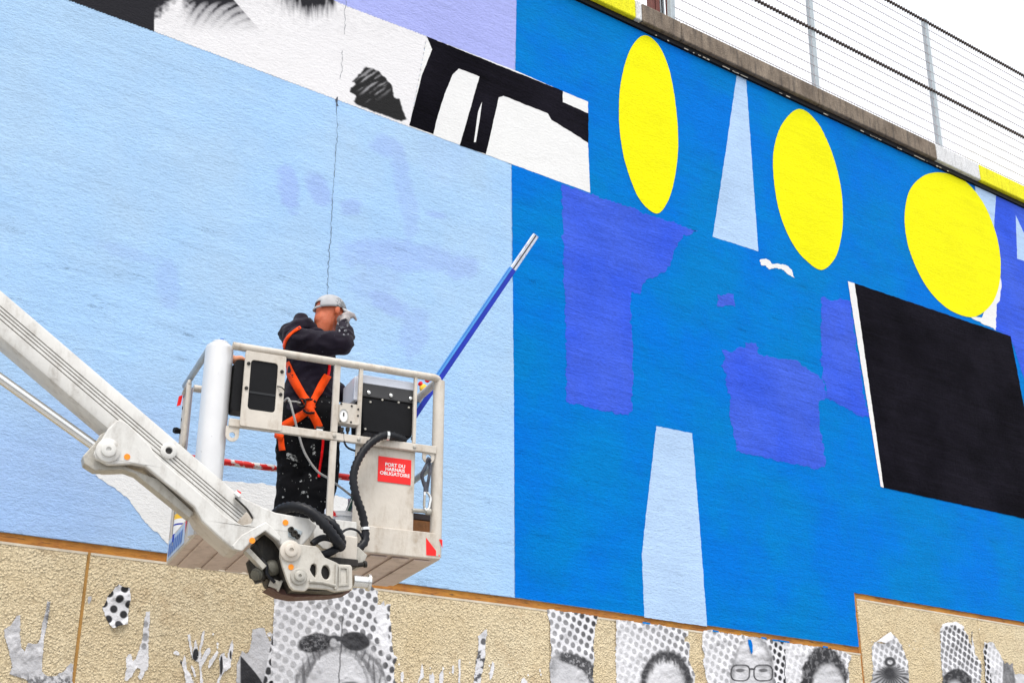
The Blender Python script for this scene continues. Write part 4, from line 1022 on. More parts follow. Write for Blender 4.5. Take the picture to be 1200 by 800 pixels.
hb.ball(Mn(353, 378, .02), .062, .08, .055); hb.ball(Mn(338, 392, .05), .06, .09, .08)
hb.limb([Mn(340, 385, -.06), Mn(352, 375.5, -.03), Mn(366, 385, -.05), Mn(374, 394, -.06)], [.03, .028, .03, .025]); hb.limb([Mn(336, 396, -.05), Mn(347, 388, -.09), Mn(360, 392, -.10)], [.028, .03, .022])
hb.ball(Mn(372, 392, -.05), .05, .05, .035); hb.ball(Mn(345, 405, -.04), .07, .09, .09)
hoodie = remesh(hb, 'hoodie', M['hoodie'], man, .0105, 4, .021, 10.5, 11)
# body: head with face, neck, arms with hands; one continuous skin
hd_ = MB()
fx = Vector((.83, .56, 0)).normalized(); fy = Vector((-fx.y, fx.x, 0)); fz = Vector((0, 0, 1))
def hp(f, l, u): return headc + fx*f + fy*l + fz*u              # forward, towards his left, up
RH = Matrix((fx, fy, fz)).transposed()
hd_.ball(hp(-.01, 0, .025), .099, .077, .095, rot=RH, nu=24, nv=16)
hd_.ball(hp(.035, 0, -.045), .066, .060, .080, rot=RH); hd_.ball(hp(.062, 0, -.095), .030, .034, .026, rot=RH)
hd_.ball(hp(.085, 0, .022), .020, .055, .014, rot=RH)           # brow
hd_.limb([hp(.092, 0, .012), hp(.112, 0, -.028)], [.010, .015]); hd_.ball(hp(.100, .012, -.032), .010); hd_.ball(hp(.100, -.012, -.032), .010)
hd_.ball(hp(.092, 0, -.060), .012, .024, .006, rot=RH); hd_.ball(hp(.089, 0, -.072), .012, .022, .007, rot=RH)
hd_.ball(hp(.055, .045, -.02), .028, .02, .022, rot=RH); hd_.ball(hp(.055, -.045, -.02), .028, .02, .022, rot=RH)
for s in (1, -1):
    hd_.ball(hp(.002, s*.084, -.010), .020, .010, .034, rot=RH); hd_.ball(hp(.004, s*.078, -.036), .010, .007, .011, rot=RH)
hd_.limb([hp(-.03, 0, -.03), hp(-.042, -.003, -.09), Vector((.055, .012, 1.43)), Vector((.03, .01, 1.36))], [.072, .066, .070, .075])
hd_.limb([hp(-.055, 0, -.01), hp(-.062, 0, -.07)], [.055, .058])
hd_.limb([Vector((.03, .01, 1.36)), chest, Vector((0, .01, .98)), Vector((0, .01, .88))], [.09, .11, .11, .115])
hd_.limb([hipL, knL, anL], [.08, .055, .04]); hd_.limb([hipR, knR, anR], [.08, .055, .04])
hd_.limb([shR, elR, wrR], [.055, .042, .032]); hd_.limb([shL, elL, wrL], [.055, .042, .032])
hd_.limb([Vector((.03, .01, 1.36)), shR], [.06, .05]); hd_.limb([Vector((.03, .01, 1.36)), shL], [.06, .05])
# right hand: palm, four fingers folded onto the brim, thumb leaving the side of the palm
pal = Mn(404.2, 374.0, -.035)
hd_.limb([wrR, wrR.lerp(pal, .55), pal], [.028, .030, .031]); hd_.ball(pal, .037, .020, .036, rot=Matrix.Rotation(.5, 3, 'Y'))
for k, (o_, ln_) in enumerate((((-.012, -.016, .026), .070), ((.004, -.008, .030), .078), ((.018, .002, .028), .072), ((.028, .012, .020), .058))):
    a_ = pal+Vector(o_); b_ = a_+Vector((.020, .012, .018))*ln_/.07; c_ = b_+Vector((.018, .020, -.006))*ln_/.07; d_ = c_+Vector((.010, .016, -.016))*ln_/.07
    hd_.limb([pal, a_, b_, c_, d_], [.014, .0105, .0098, .009, .0075])
t0_ = pal+Vector((-.022, .002, -.004)); hd_.limb([pal+Vector((-.01, 0, -.015)), t0_, t0_+Vector((-.014, .018, .016)), t0_+Vector((-.010, .034, .030))], [.015, .013, .0115, .009])
# left hand closed on the control lever
pal2 = Mn(408, 463, .16)
hd_.limb([wrL, pal2], [.03, .032]); hd_.ball(pal2, .036, .032, .022)
for k in range(4):
    a_ = pal2+Vector((.030-.004*k, -.024+.016*k, .004)); b_ = a_+Vector((.026-.003*k, .004, -.006)); c_ = b_+Vector((.004, .002, -.024)); d_ = c_+Vector((-.018, .0, -.008))
    hd_.limb([pal2, a_, b_, c_, d_], [.014, .011, .0105, .0095, .008])
hd_.limb([pal2, pal2+Vector((.012, -.034, .006)), pal2+Vector((.034, -.040, -.004)), pal2+Vector((.045, -.030, -.016))], [.015, .013, .011, .009])
body = remesh(hd_, 'body', M['skin'], man, .0055, 3)
# hands paler than the sunburnt neck, the left one gloved: second and third skin slots by region
body.data.materials.append(M['handskin']); body.data.materials.append(M['glove'])
for p in body.data.polygons:
    c = Vector(p.center)
    if (c-pal).length < .095 and c.z > 1.40 and (c-headc).dot(fx) > .06 or (c-pal).length < .055: p.material_index = 1
    elif (c-pal2).length < .10 and c.z < 1.2: p.material_index = 2
for s in (1, -1):
    MB().ball(hp(.083, s*.031, .006), .0125, nu=12, nv=8).build('eye', M['whitep'], man, smooth=80)
# hands and cuffs
gl = MB().lathe(wrR+Vector((0, 0, -.012)), (pal-wrR), [(-.02, .040), (.0, .046), (.018, .043), (.028, .036)], 16).build('cuff', cloth('paint_smeared_grey_cuff', (.035, .035, .042), .7, (.4, .4, .42), th=.58), man, smooth=60)
# cap: crown, brim, strap opening at the back
cp = MB(); R2 = RH @ Matrix.Rotation(radians(-7), 3, 'Y'); ax, ay, az = [R2 @ Vector(v) for v in ((1, 0, 0), (0, 1, 0), (0, 0, 1))]
def cc(f, l, u): return headc + Vector((0, 0, .028)) + ax*f + ay*l + az*u
rows = []; nU, nV = 36, 10
for j in range(nV+1):
    t = (pi/2)*j/nV; rw = []
    for k in range(nU):
        q = 2*pi*k/nU; r = cos(t)**.85 if t < pi/2-1e-6 else 0
        seam = 1-.012*max(0, cos(q*6))**12
        rw.append(cc(-.012+.112*r*cos(q)*seam, .092*r*sin(q)*seam, -.018+.108*sin(t)**1.0))
    rows.append(rw)
vs = [p for rw in rows for p in rw]; fs = []
for j in range(nV):
    for k in range(nU):
        q = 2*pi*(k+.5)/nU
        if j <= 2 and abs(q-pi) < .5: continue                 # the gap above the strap
        if j == 0 and False: continue
        fs.append((j*nU+k, j*nU+(k+1) % nU, (j+1)*nU+(k+1) % nU, (j+1)*nU+k))
cp.add(vs, fs); cap = cp.build('cap', M['cap'], man, smooth=80)
sl = cap.modifiers.new('thick', 'SOLIDIFY'); sl.thickness = .004; sl.offset = 0
st = MB(); st.tube([cc(-.012+.114*cos(q), .094*sin(q), -.013) for q in [pi-.55+1.1*k/10 for k in range(11)]], .008, 6); st.build('cap_strap', M['capc'], cap, smooth=60)
bm_ = MB(); V_ = []; nb = 14
for j in range(5):
    for k in range(nb+1):
        q = -1.15+2.3*k/nb; e = 1+.62*(j/4)*cos(q*.95)**.8
        V_.append(cc(-.012+.112*cos(q)*e, .090*sin(q)*(1+.05*j/4), -.014-.014*(j/4)-.018*(sin(q)**2)*(j/4)))
bm_.add(V_, [(j*(nb+1)+k, j*(nb+1)+k+1, (j+1)*(nb+1)+k+1, (j+1)*(nb+1)+k) for j in range(4) for k in range(nb)])
br = bm_.build('cap_brim', M['capc'], cap, smooth=80); sl = br.modifiers.new('thick', 'SOLIDIFY'); sl.thickness = .005
bpy.context.view_layer.update()
# harness webbing laid over the clothes
def tree(*os):
    V = []; F = []
    for o in os:
        k = len(V); V += [v.co.copy() for v in o.data.vertices]; F += [tuple(i+k for i in p.vertices) for p in o.data.polygons]
    return BVHTree.FromPolygons(V, F)
bvh = tree(hoodie, trousers)
Rm = Matrix.Rotation(-YAW, 3, 'Z')
cam_l = Rm @ Vector(CAM-_m)
def onman(px, py, lift_=.006):
    p = Mn(px, py, 0); d = (p-cam_l).normalized(); h_, n_, i_, t_ = bvh.ray_cast(cam_l, d)
    if h_ is None or (h_-p).length > .6:
        h_, n_, i_, t_ = bvh.find_nearest(p)
    return h_ + n_*lift_, n_
def strap(pts, wd, mat, name='harness_strap', lift_=.007):
    P = [(p.x, p.y) for p in spline([(a, b, 0) for a, b in pts], 8)]; L1 = []; L2 = []
    for i, p in enumerate(P):
        a, b = P[max(i-1, 0)], P[min(i+1, len(P)-1)]; t = Vector((b[0]-a[0], b[1]-a[1])).normalized(); nn = Vector((-t.y, t.x))*wd/2
        L1.append(onman(p[0]+nn.x, p[1]+nn.y, lift_)[0]); L2.append(onman(p[0]-nn.x, p[1]-nn.y, lift_)[0])
    for _ in range(3):
        for Q in (L1, L2):
            for i in range(1, len(Q)-1): Q[i] = (Q[i-1]+Q[i]*2+Q[i+1])/4
    n = len(P); me = MB(); me.add(L1+L2, [(i, i+1, n+i+1, n+i) for i in range(n-1)])
    o = me.build(name, mat, man, smooth=80); sl = o.modifiers.new('thick', 'SOLIDIFY'); sl.thickness = .004; return o
HS = M['harness']
strap([(336, 425), (341, 437), (350, 455), (360, 471), (366, 480)], 9.5, HS, lift_=.008)
strap([(383, 440), (376, 453), (369, 467), (362, 481)], 9, HS, lift_=.012)
strap([(367, 474), (360, 482), (347, 491), (334, 499), (328, 506)], 9.5, HS, lift_=.010)
strap([(360, 476), (366, 484), (371, 493), (374, 501)], 9.5, HS, lift_=.014)
strap([(333, 408), (336, 398), (343, 390), (352, 384)], 3.0, HS, lift_=.008)
strap([(385.5, 425), (385, 433), (384, 440)], 3, M['reds'], lift_=.008)
strap([(378.5, 512), (378, 525), (375.5, 543), (374, 560)], 2.6, M['reds'], 'leg_strap', .012)
strap([(326, 505), (330, 512), (331, 521), (332, 528)], 6.5, HS, 'hip_loop', .012)
strap([(323, 508), (328, 511), (333, 513)], 7, HS, 'hip_loop', .016)
for pts in ([(356, 472), (363, 468.5), (371, 473)], [(356, 480), (362, 484), (370, 484)]): strap(pts, 2.2, M['blackp'], 'harness_keeper', .018)
c, n_ = onman(354.5, 473, .016); MB().tube([c+Vector((.026*cos(t), -.006, .026*sin(t))) for t in [2*pi*k/16 for k in range(17)]], .005, 6).build('harness_ring', M['dark'], man, smooth=60)
c, n_ = onman(375, 503, .016); MB().obox(c, (.026, 0, -.004), (0, .006, 0), (.004, 0, .016)).build('buckle', M['dark'], man, smooth=None, bevel=.003)
MB().obox(c+Vector((.002, -.008, -.006)), (.02, 0, -.003), (0, .003, 0), (.001, 0, .004)).build('buckle_bar', M['bright'], man, smooth=None)
# dried paint on the trousers
def splash(cx, cy, rx, ry, seed, mat=M['whitep']):
    rg = random.Random(seed); vs = []; fs = []; n = 14
    vs.append(onman(cx, cy, .004)[0])
    for k in range(n):
        q = 2*pi*k/n; r = .55+.6*rg.random(); vs.append(onman(cx+rx*r*cos(q), cy+ry*r*sin(q), .004)[0])
    me = MB(); me.add(vs, [(0, 1+k, 1+(k+1) % n) for k in range(n)]); me.build('paint_splash', mat, trousers, smooth=80)
PS = cloth('dried_grey_white_paint', (.42, .43, .43), 1., (.03, .03, .03), fuzz=0, th=.5)
for i, a in enumerate([(341, 535, 5.5, 4), (345.5, 538, 4.5, 3.5), (338, 532, 2.6, 3.2), (367, 524, 3, 4), (369, 531, 2.4, 4), (363.5, 557, 1.4, 3.2), (353, 564, 2, 1.4), (332, 582.5, 1.6, 2), (357, 577, 4.5, 2.2), (361, 582, 1.2, 2.8), (346, 545, 2.2, 1.4), (334, 574, .9, 2), (371, 560, 1.0, 2)]): splash(*a, seed=i, mat=PS)

GS = cloth('grey_paint_smear', (.30, .30, .33), .8, (.02, .02, .025), fuzz=0, th=.5)
for i, a in enumerate([(401, 384, 3.2, 1.6), (405, 388, 2.6, 1.5), (398, 388, 1.4, 2.4), (407, 382, 1.6, 2.2), (403, 393, 2.0, 1.2), (396.5, 380, 1.4, 2.2), (407.5, 392, 1.0, 1.6)]): splash(*a, seed=40+i, mat=GS)
def place(o): o.location = BO; o.rotation_euler = (0, 0, BROT); return o
# ---- lanyard from the harness to the anchor
P = spline([B(333, 470, .30), B(338.5, 467.5, .26), B(344, 486, .24), B(349, 505, .24), B(357, 530, .24), B(371, 551, .24), B(385, 560.5, .25), B(402, 573, .28), B(420, 587, .33), B(436, 598, .40), B(450, 606, .42)], 8)
o = place(MB().tube(P, .0075, 8).build('safety_lanyard', M['rope'], None, smooth=70)); tag(o, "thin grey safety rope slanting from the painter's harness down behind his legs", 'rope')
o2 = MB().tube([B(337.5, 470, .255), B(347, 470.5, .25), B(352, 472, .25)], .006, 8).build('rope_tail', M['rope'], o, smooth=70)
# ---- rope loop with carabiner hanging from the right lug
hk = place(empty('carabiner_lanyard')); tag(hk, 'twisted dark rope with a steel snap hook hanging from the right lug', 'carabiner')
vv = .0
MB().tube(spline([B(501.5, 541, vv), B(498, 548, vv-.02), B(494.5, 556, vv-.01), B(496.5, 566, vv), B(499, 572, vv)], 6), .011, 8).build('rope_strand', M['ropedark'], hk, smooth=70)
MB().tube(spline([B(503, 540, vv), B(504, 550, vv-.01), B(502.5, 560, vv-.02), B(500.5, 572, vv)], 6), .010, 8).build('rope_strand', M['ropedark'], hk, smooth=70)
MB().tube(spline([B(500, 541, vv-.02), B(502, 536.5, vv-.03), B(504.5, 540, vv-.02)], 5), .009, 8).build('rope_eye', M['ropedark'], hk, smooth=70)
MB().lathe(B(499.3, 570.5, vv), (.0, 0, 1), [(-.03, .016), (.03, .018)], 12).build('rope_crimp', M['ropedark'], hk, smooth=50)
MB().tube(spline([B(498, 576, vv), B(501, 577, vv), B(504.5, 583, vv), B(503.5, 590, vv), B(502, 596, vv), B(498.5, 597.5, vv), B(497, 591, vv), B(497.5, 583, vv)], 5, True)+[B(498, 576, vv)], .0085, 8).build('snap_hook', M['bright'], hk, smooth=70)
MB().tube([B(497.3, 594, vv-.012), B(497.6, 580, vv-.012)], .007, 8).build('hook_gate', M['castw'], hk, smooth=70)
rod = MB().tube([B(483, 597.5, .01), B(503, 599, .01)], .013, 10); rod.lathe(B(499, 598.8, .01), (1, 0, 0), [(0, .02), (.012, .022), (.03, .02)], 12); rod.build('anchor_rod', M['castw'], lift, smooth=60)
# ---- blue bar leaning out of the basket
v0 = .43
p0, p1, p2 = B(413, 592, v0), B(600, 316.5, v0), B(627.3, 276.5, v0); dd = (p2-p0).normalized(); nn = Vector((-dd.z, 0, dd.x))
barT = place(empty('painting_bar')); tag(barT, 'long blue aluminium bar with bare silver tip leaning out of the basket over the mural', 'bar')
def seg(a, b, name, mat, t=.026, dv=.022):
    m = MB(); m.obox((a+b)/2, (b-a)/2, Vector((0, dv, 0)), nn*t); return m.build(name, mat, barT, smooth=None, bevel=.004)
seg(p0, p1, 'blue_shaft', M['barblue'])
ltb = hard('light_blue_bar_edge', lin(70, 150, 225, .95), .3, metal=.15, var=.15)
m = MB(); m.obox((p0+p1)/2+nn*.0285, (p1-p0)/2, Vector((0, .020, 0)), nn*.0022); m.build('shaft_edge', ltb, barT, smooth=None)
m = MB(); m.obox((p0+p1)/2+nn*.017+Vector((0, -.0235, 0)), (p1-p0)/2, Vector((0, .0012, 0)), nn*.0075); m.build('shaft_groove', ltb, barT, smooth=None)
seg(p1+dd*.001, p2, 'silver_tip', M['bartip'], .024, .018)
m = MB(); m.obox((p1+p2)/2+Vector((0, -.0195, 0)), (p2-p1)/2*.97, Vector((0, .001, 0)), nn*.004); m.build('tip_groove', M['dark'], barT, smooth=None)
def onbar(px, py, r, mat, name):
    MB().lathe(B(px, py, v0-.0225), (0, -1, 0), [(0, r), (.02, r), (.028, r*.6)], 14).build(name, mat, barT, smooth=40)
onbar(495.5, 455, .026, M['amber'], 'yellow_knob'); onbar(500.5, 445.5, .018, M['red'], 'red_knob'); onbar(492, 450, .014, M['red'], 'red_knob')
m = MB(); c = B(493.5, 463, v0-.024); m.obox(c, dd*.05, Vector((0, .0015, 0)), nn*.024); m.build('cream_band', M['lift2'], barT, smooth=None)
# ---- things standing on the basket floor
bq = B(401, 608, .30)
bkt = place(empty('paint_bucket')); tag(bkt, 'white plastic paint bucket on the basket floor beside the painter', 'bucket')
zb_ = .062; zr = B(401, 604, .30).z
MB().lathe((bq.x, .30, zb_), (0, 0, 1), [(0, .105), (zr-zb_-.03, .118), (zr-zb_-.03, .124), (zr-zb_-.018, .124), (zr-zb_-.018, .120), (zr-zb_, .122), (zr-zb_, .115), (.02, .10)], 32).build('pail', M['bucket'], bkt, smooth=35)
MB().lathe((bq.x, .30, zr-.035), (0, 0, 1), [(0, .1148), (.001, .1148)], 28).build('paint_surface', M['whitep'], bkt, smooth=None)
MB().tube([(bq.x+.123*cos(t), .30+.123*sin(t)-.02*sin(t), zr-.03-.05*abs(sin(t))) for t in [pi+pi*k/12 for k in range(13)]], .004, 6).build('bail_handle', M['bright'], bkt, smooth=60)
bc = place(empty('paint_brush')); tag(bc, 'dark green wedge-shaped brush standing in the white bucket', 'brush')
a, b, c, d = B(402.5, 604, .28), B(409.5, 605, .28), B(414, 583, .29), B(412, 581.5, .29)
MB().prism([(a.x, a.z), (b.x, b.z), (c.x, c.z), (d.x, d.z)], .275, .29).build('brush_head', M['green'], bc, smooth=None, bevel=.003)
MB().tube([B(412.5, 583, .283), B(417, 574, .30)], .008, 8).build('brush_handle', M['dark'], bc, smooth=60)
MB().tube([B(405.5, 600, .272), B(412, 585, .274)], .003, 6).build('brush_ferrule', M['bucket'], bc, smooth=60)
fl_ = place(empty('crumpled_wrapper')); tag(fl_, 'clear crumpled wrapper with pink and blue print sticking out of the bucket', 'wrapper')
m = MB(); V_ = []
for j in range(6):
    for k in range(6):
        p = B(406+k*1.7+.3*j, 605-j*4.2-k*.4, .31); V_.append(p+Vector((0, .012*sin(k*2.1+j*1.3), 0)))
m.add(V_, [(j*6+k, j*6+k+1, (j+1)*6+k+1, (j+1)*6+k) for j in range(5) for k in range(5)])
def wrap_mat():
    m, nt, bs, L = newmat('printed_wrapper'); g = N(nt, 'ShaderNodeTexCoord').outputs['Object']
    wv = N(nt, 'ShaderNodeTexWave'); wv.inputs['Scale'].default_value = 14; wv.inputs['Distortion'].default_value = 4; L(g, wv.inputs['Vector'])
    n = noise_node(nt, g, 24, 3); c = mixc(nt, maprange(nt, wv.outputs['Fac'], .7, .9, 0, .7), (.62, .66, .76), lin(215, 90, 150)); c = mixc(nt, maprange(nt, n, .56, .66, 0, .6), c, lin(90, 140, 215))
    L(c, bs.inputs['Base Color']); bs.inputs['Roughness'].default_value = .25; return m
o = m.build('wrapper_sheet', wrap_mat(), fl_, smooth=None); sl = o.modifiers.new('thick', 'SOLIDIFY'); sl.thickness = .002
m = MB(); m.add([B(390.5, 598, .20), B(390.5, 604.5, .20), B(396, 604.5, .20), B(391, 598, .22)], [(0, 1, 2), (0, 2, 3), (0, 3, 1), (1, 3, 2)]); o = place(m.build('red_scrap', M['red'], None, smooth=None)); tag(o, 'small red plastic scrap at the left rim of the white bucket', 'scrap')
bt = B(384, 607, .12); bo = place(empty('glass_bottle')); tag(bo, "small clear bottle behind the big black hose at the painter's feet", 'bottle')
zt_ = B(384, 588, .12).z
MB().lathe((bt.x, .12, .062), (0, 0, 1), [(0, .022), (zt_-.062-.05, .022), (zt_-.062-.03, .011), (zt_-.062, .011)], 14).build('bottle_body', M['hood'], bo, smooth=50)
MB().lathe((bt.x, .12, zt_+.001), (0, 0, 1), [(0, .014), (.016, .014)], 12).build('bottle_cap', M['whitep'], bo, smooth=50)
# paint can with a yellow and blue label at the rear left
cn = place(empty('paint_can')); tag(cn, 'paint can with yellow, white and blue label at the left end of the basket', 'paint can')
cz0, cz1 = .062, B(215, 596, .66).z; cu = B(217.5, 620, .66).x
MB().lathe((cu, .66, cz0), (0, 0, 1), [(0, .07), (.005, .074), (cz1-cz0-.02, .074), (cz1-cz0-.01, .078), (cz1-cz0, .078), (cz1-cz0, .07)], 28).build('can_body', M['galv'], cn, smooth=40)
for i, (f0, f1, mt_) in enumerate(((.06, .30, M['barblue']), (.30, .55, M['whitep']), (.55, .60, M['barblue']), (.60, .74, M['whitep']), (.74, .90, M['amber']))):
    h_ = cz1-cz0-.03; MB().lathe((cu, .66, cz0+.008+h_*f0), (0, 0, 1), [(0, .0752), (h_*(f1-f0), .0752)], 28).build('label_band', mt_, cn, smooth=40)
# wooden crate at the right end
cr = place(empty('wooden_crate')); tag(cr, 'small brown wooden crate behind the kick plate at the right end', 'crate')
ca, cb_ = B(486, 604, .2), B(509, 620, .2)
for k in range(2):
    z0 = .062+k*((ca.z-.02-.062)/2); z1 = z0+(ca.z-.02-.062)/2-.006
    MB().box((ca.x-.12, .2, z0), (cb_.x, .215, z1)).build('crate_slat', hard('orange_brown_crate_wood', (.30, .12, .035), .7, var=.4, dirt=.5, dirt_c=(.05, .02, .01), scale=14), cr, smooth=None, bevel=.002)
MB().box((ca.x-.125, .197, ca.z-.022), (cb_.x+.004, .40, ca.z+.018)).build('crate_lid', hard('dark_brown_lid', (.035, .022, .022), .6, var=.4), cr, smooth=None, bevel=.003)
MB().box((ca.x-.12, .217, .062), (cb_.x, .395, ca.z-.024)).build('crate_back', M['wood'], cr, smooth=None)

# ================================================================== torn portrait posters on the tan panels
zA = lambda pts: zz(0, 600, 3.75, pts); zB = lambda pts: zz(160, 690, 7.275, pts); zC = lambda pts: zz(310, 690, 7.275, pts)
zD = lambda pts: zz(620, 680, 4., pts); zE = lambda pts: zz(900, 680, 4., pts); zF = lambda pts: zz(1000, 700, 6., pts)
PAP = .74
# the printed dots form one square lattice, measured on the wall in metres
_o = wall(390, 720); _a = wall(398.7, 725.2)-_o; _b = wall(385.7, 729.3)-_o
_La = np.array([_a[0], _a[2]]); _Lb = np.array([_b[0], _b[2]]); _sp = (np.linalg.norm(_La)+np.linalg.norm(_Lb))/2
_ang = atan2(_La[1], _La[0])
_La = _sp*np.array([cos(_ang), sin(_ang)]); _Lb = _sp*np.array([sin(_ang), -cos(_ang)])
def dots(x, y, shade, ph=(0., 0.), rad=.36, scale=1.):
    W = wallv(x, y, 0.); P = np.stack([W[:, 0]-_o[0], W[:, 2]-_o[2]], 1)
    M_ = np.linalg.inv(np.stack([_La, _Lb], 1)*scale); q = P @ M_.T + np.array(ph)
    f = q-np.round(q); d = np.hypot(f[:, 0], f[:, 1])
    k = 1-sm(rad-.06, rad+.06, d)
    return PAP*(1-k) + shade*k
def over(g_, m, v): return g_*(1-m)+v*m
def ell(x, y, cx, cy, rx, ry, rot=0, soft=.1):
    u = (x-cx)*cos(rot)+(y-cy)*sin(rot); v = -(x-cx)*sin(rot)+(y-cy)*cos(rot)
    return 1-sm(1-soft, 1+soft, np.hypot(u/rx, v/ry))
def tone(g_): return np.stack([g_*.985, g_*.985, g_*1.03+.004], 1)
def hairn(x, y, ax, ay, s=.5): return fbm(x*ax, y*ay, 3)
def poster(label, poly, paint, name='torn_poster', curl=.012, res=.8, edge=.9, group=None, cat='poster'):
    o = grid_patch(name, fix_roughen(poly, .7, 2.5), res, -.0195, M['paper'], None, lambda x, y: tone(np.clip(paint(x, y), .012, .85)), curl=curl, edge=edge)
    tag(o, label, cat, group or {'poster': 'torn portrait posters on the tan panels', 'paper strip': 'torn paper strips on the tan panels', 'scrap': 'small paper scraps on the tan panels'}.get(cat)); return o
# the woman with sunglasses pushed up into her hair
def f_big(x, y):
    sh = np.clip(.46-(x-330)*.0030+(.5-fbm(x*.05, y*.05))*.08 - (720-y)*.0005, .05, .5)
    g_ = dots(x, y, sh)
    n_ = fbm(x*.35, y*.12, 4)
    g_ = over(g_, ell(x, y, 398, 800, 52, 56, 0, .12)*.85, .38+.55*(n_-.3))
    g_ = over(g_, ell(x, y, 396, 806, 40, 48, 0, .10), .60-.10*sm(405, 440, x)+.10*(fbm(x*.12, y*.3)-.5))
    strand = np.abs(np.sin((x-396)*.42+(y-760)*.05*np.sign(x-396)+3*fbm(x*.08, y*.04, 2)))
    g_ = over(g_, ell(x, y, 397, 805, 51, 55, 0, .08)*(1-ell(x, y, 396, 808, 39, 47, 0, .12))*sm(.80, .97, strand)*.8, .12)
    for cx_, cy_, rx_, ry_, wd_, k_ in ((396, 812, 43, 53, 3.0, .75), (394, 808, 37, 46, 1.6, .5), (399, 816, 55, 60, 2.4, .6)):
        dd_ = np.abs(np.hypot((x-cx_)/rx_, (y-cy_)/ry_)-1)*rx_
        g_ = over(g_, (1-sm(wd_*.4, wd_*1.3, dd_+(fbm(x*.3, y*.12)-.5)*3))*k_*(.45+.55*np.abs(np.sin(np.arctan2(y-cy_, x-cx_)*2.))), .10)
    g_ = over(g_, ell(x, y, 368.5, 753, 20.5, 11, -.16, .14)*(.8+.2*(fbm(x*.5, y*.5) > .42)), .022+.12*sm(.58, .68, fbm(x*.45, y*.5)))
    g_ = over(g_, ell(x, y, 415, 751, 17.5, 11, .10, .12), .020+.03*fbm(x*.4, y*.4))
    g_ = over(g_, ell(x, y, 392, 748, 10, 3.6, .05, .3), .03); g_ = over(g_, ell(x, y, 389, 753, 4, 5, 0, .3)*.9, .5)
    g_ = over(g_, ell(x, y, 409, 801, 9, 3, 0, .4)*.8, .06); g_ = over(g_, ell(x, y, 380, 803, 9, 3, 0, .4)*.7, .08)
    crease = np.abs(x-(400.5-(y-722)*.055+np.sin(y*.3)*.4)); g_ = over(g_, (1-sm(.3, 1.1, crease))*sm(715, 726, y)*.85, .05)
    torn = sm(0, 3, x-(440-.0*y+6*(fbm(y*.12, x*0+3)-.5)+np.maximum(0, y-748)*.22))*(1-sm(-1, 2, x-(452+(y-720)*.06)))*(1-sm(762, 772, y))
    return over(g_, torn, .76)
poster('largest dotted poster of a woman with dark sunglasses on her hair, below the lift', zC([(80, 60), (130, 40), (300, 70), (480, 90), (620, 60), (720, 20), (760, -20), (900, -30), (930, 0), (960, 20), (955, 60), (965, 100), (950, 140), (985, 130), (1005, 100), (1020, 140), (1040, 125), (1070, 130), (1065, 170), (1060, 240), (1075, 320), (1080, 440), (1090, 560), (1120, 590), (1100, 640), (1100, 760), (1110, 800), (1125, 960), (40, 960), (45, 700), (60, 500), (70, 250)]), f_big, res=.7)
# the dark patterned poster beside it
def f_left(x, y):
    X = (x-160)*7.275; Y = (y-690)*7.275
    g_ = .50+.16*(fbm(x*.2, y*.2)-.4)-.0*x
    dk = sm(-6, 6, X-880)*sm(-8, 8, Y-(570+np.maximum(0, X-885)*1.05*(1+ (X-885)/900.)))
    g_ = over(g_, dk, .016)
    dd_ = dots(x, y, .03, (.3, .1), .40)
    return over(g_, sm(-6, 6, X-(1148-(Y-430)*.21)), dd_)
poster('grey poster scrap with a large black wedge, left of the largest dotted poster', zB([(985, 340), (1080, 330), (1105, 385), (1122, 440), (1138, 445), (1150, 380), (1160, 375), (1163, 560), (1160, 830), (1150, 960), (845, 960), (848, 800), (850, 640), (870, 600), (882, 562), (890, 530), (905, 535), (938, 550), (965, 500), (975, 430)]), f_left, curl=.008)
poster('small white paper curl at the top edge between two posters', zB([(1108, 372), (1140, 368), (1150, 380), (1145, 398), (1118, 402)]), lambda x, y: 0*x+.8, name='paper_scrap', cat='scrap', curl=.02)
# scraps on the left panel
def f_worn(k0, k1, seed):
    return lambda x, y: over(k0+(k1-k0)*fbm(x*.12+seed, y*.1, 4), sm(.60, .68, fbm(x*.3+seed, y*.28, 3))*.6, .10)
poster('forked grey poster remnant left of the ochre panel joint', zA([(15, 517), (30, 505), (50, 492), (62, 470), (70, 455), (88, 450), (86, 490), (84, 540), (92, 600), (105, 612), (112, 590), (118, 575), (135, 578), (150, 582), (165, 572), (176, 545), (182, 495), (195, 440), (204, 390), (216, 394), (212, 440), (206, 490), (192, 545), (188, 600), (184, 650), (182, 700), (198, 716), (215, 722), (245, 718), (262, 705), (278, 700), (292, 680), (304, 664), (317, 668), (316, 760), (310, 900), (120, 900), (128, 760), (110, 732), (75, 722), (40, 712), (52, 680), (40, 620), (28, 580), (18, 550)]),
       lambda x, y: over(over(.36+.34*fbm(x*.14, y*.1, 4), (1-sm(118, 150, (x*3.75)))*sm(0, 40, (y-600)*3.75-480)*0, .1), sm(690, 740, (y-600)*3.75)*sm(.45, .6, fbm(x*.35, y*.3))*.8, .06)*(1-.62*sm(190, 206, x*3.75)*(1-sm(560, 600, (y-600)*3.75))*(fbm(x*.7, y*.7) > .42)), curl=.010)
poster('small polka dot poster scrap standing alone right of the ochre joint', zA([(515, 318), (540, 328), (570, 335), (568, 390), (560, 450), (556, 492), (530, 498), (490, 510), (478, 490), (465, 470), (455, 440), (446, 418), (460, 400), (470, 372), (485, 350), (505, 328)]),
       lambda x, y: over(dots(x, y, .018, (.42, .10), .345, 1.12), 1-sm(0, 4, np.abs((x*3.75)-570)), .76), curl=.022, res=.6)
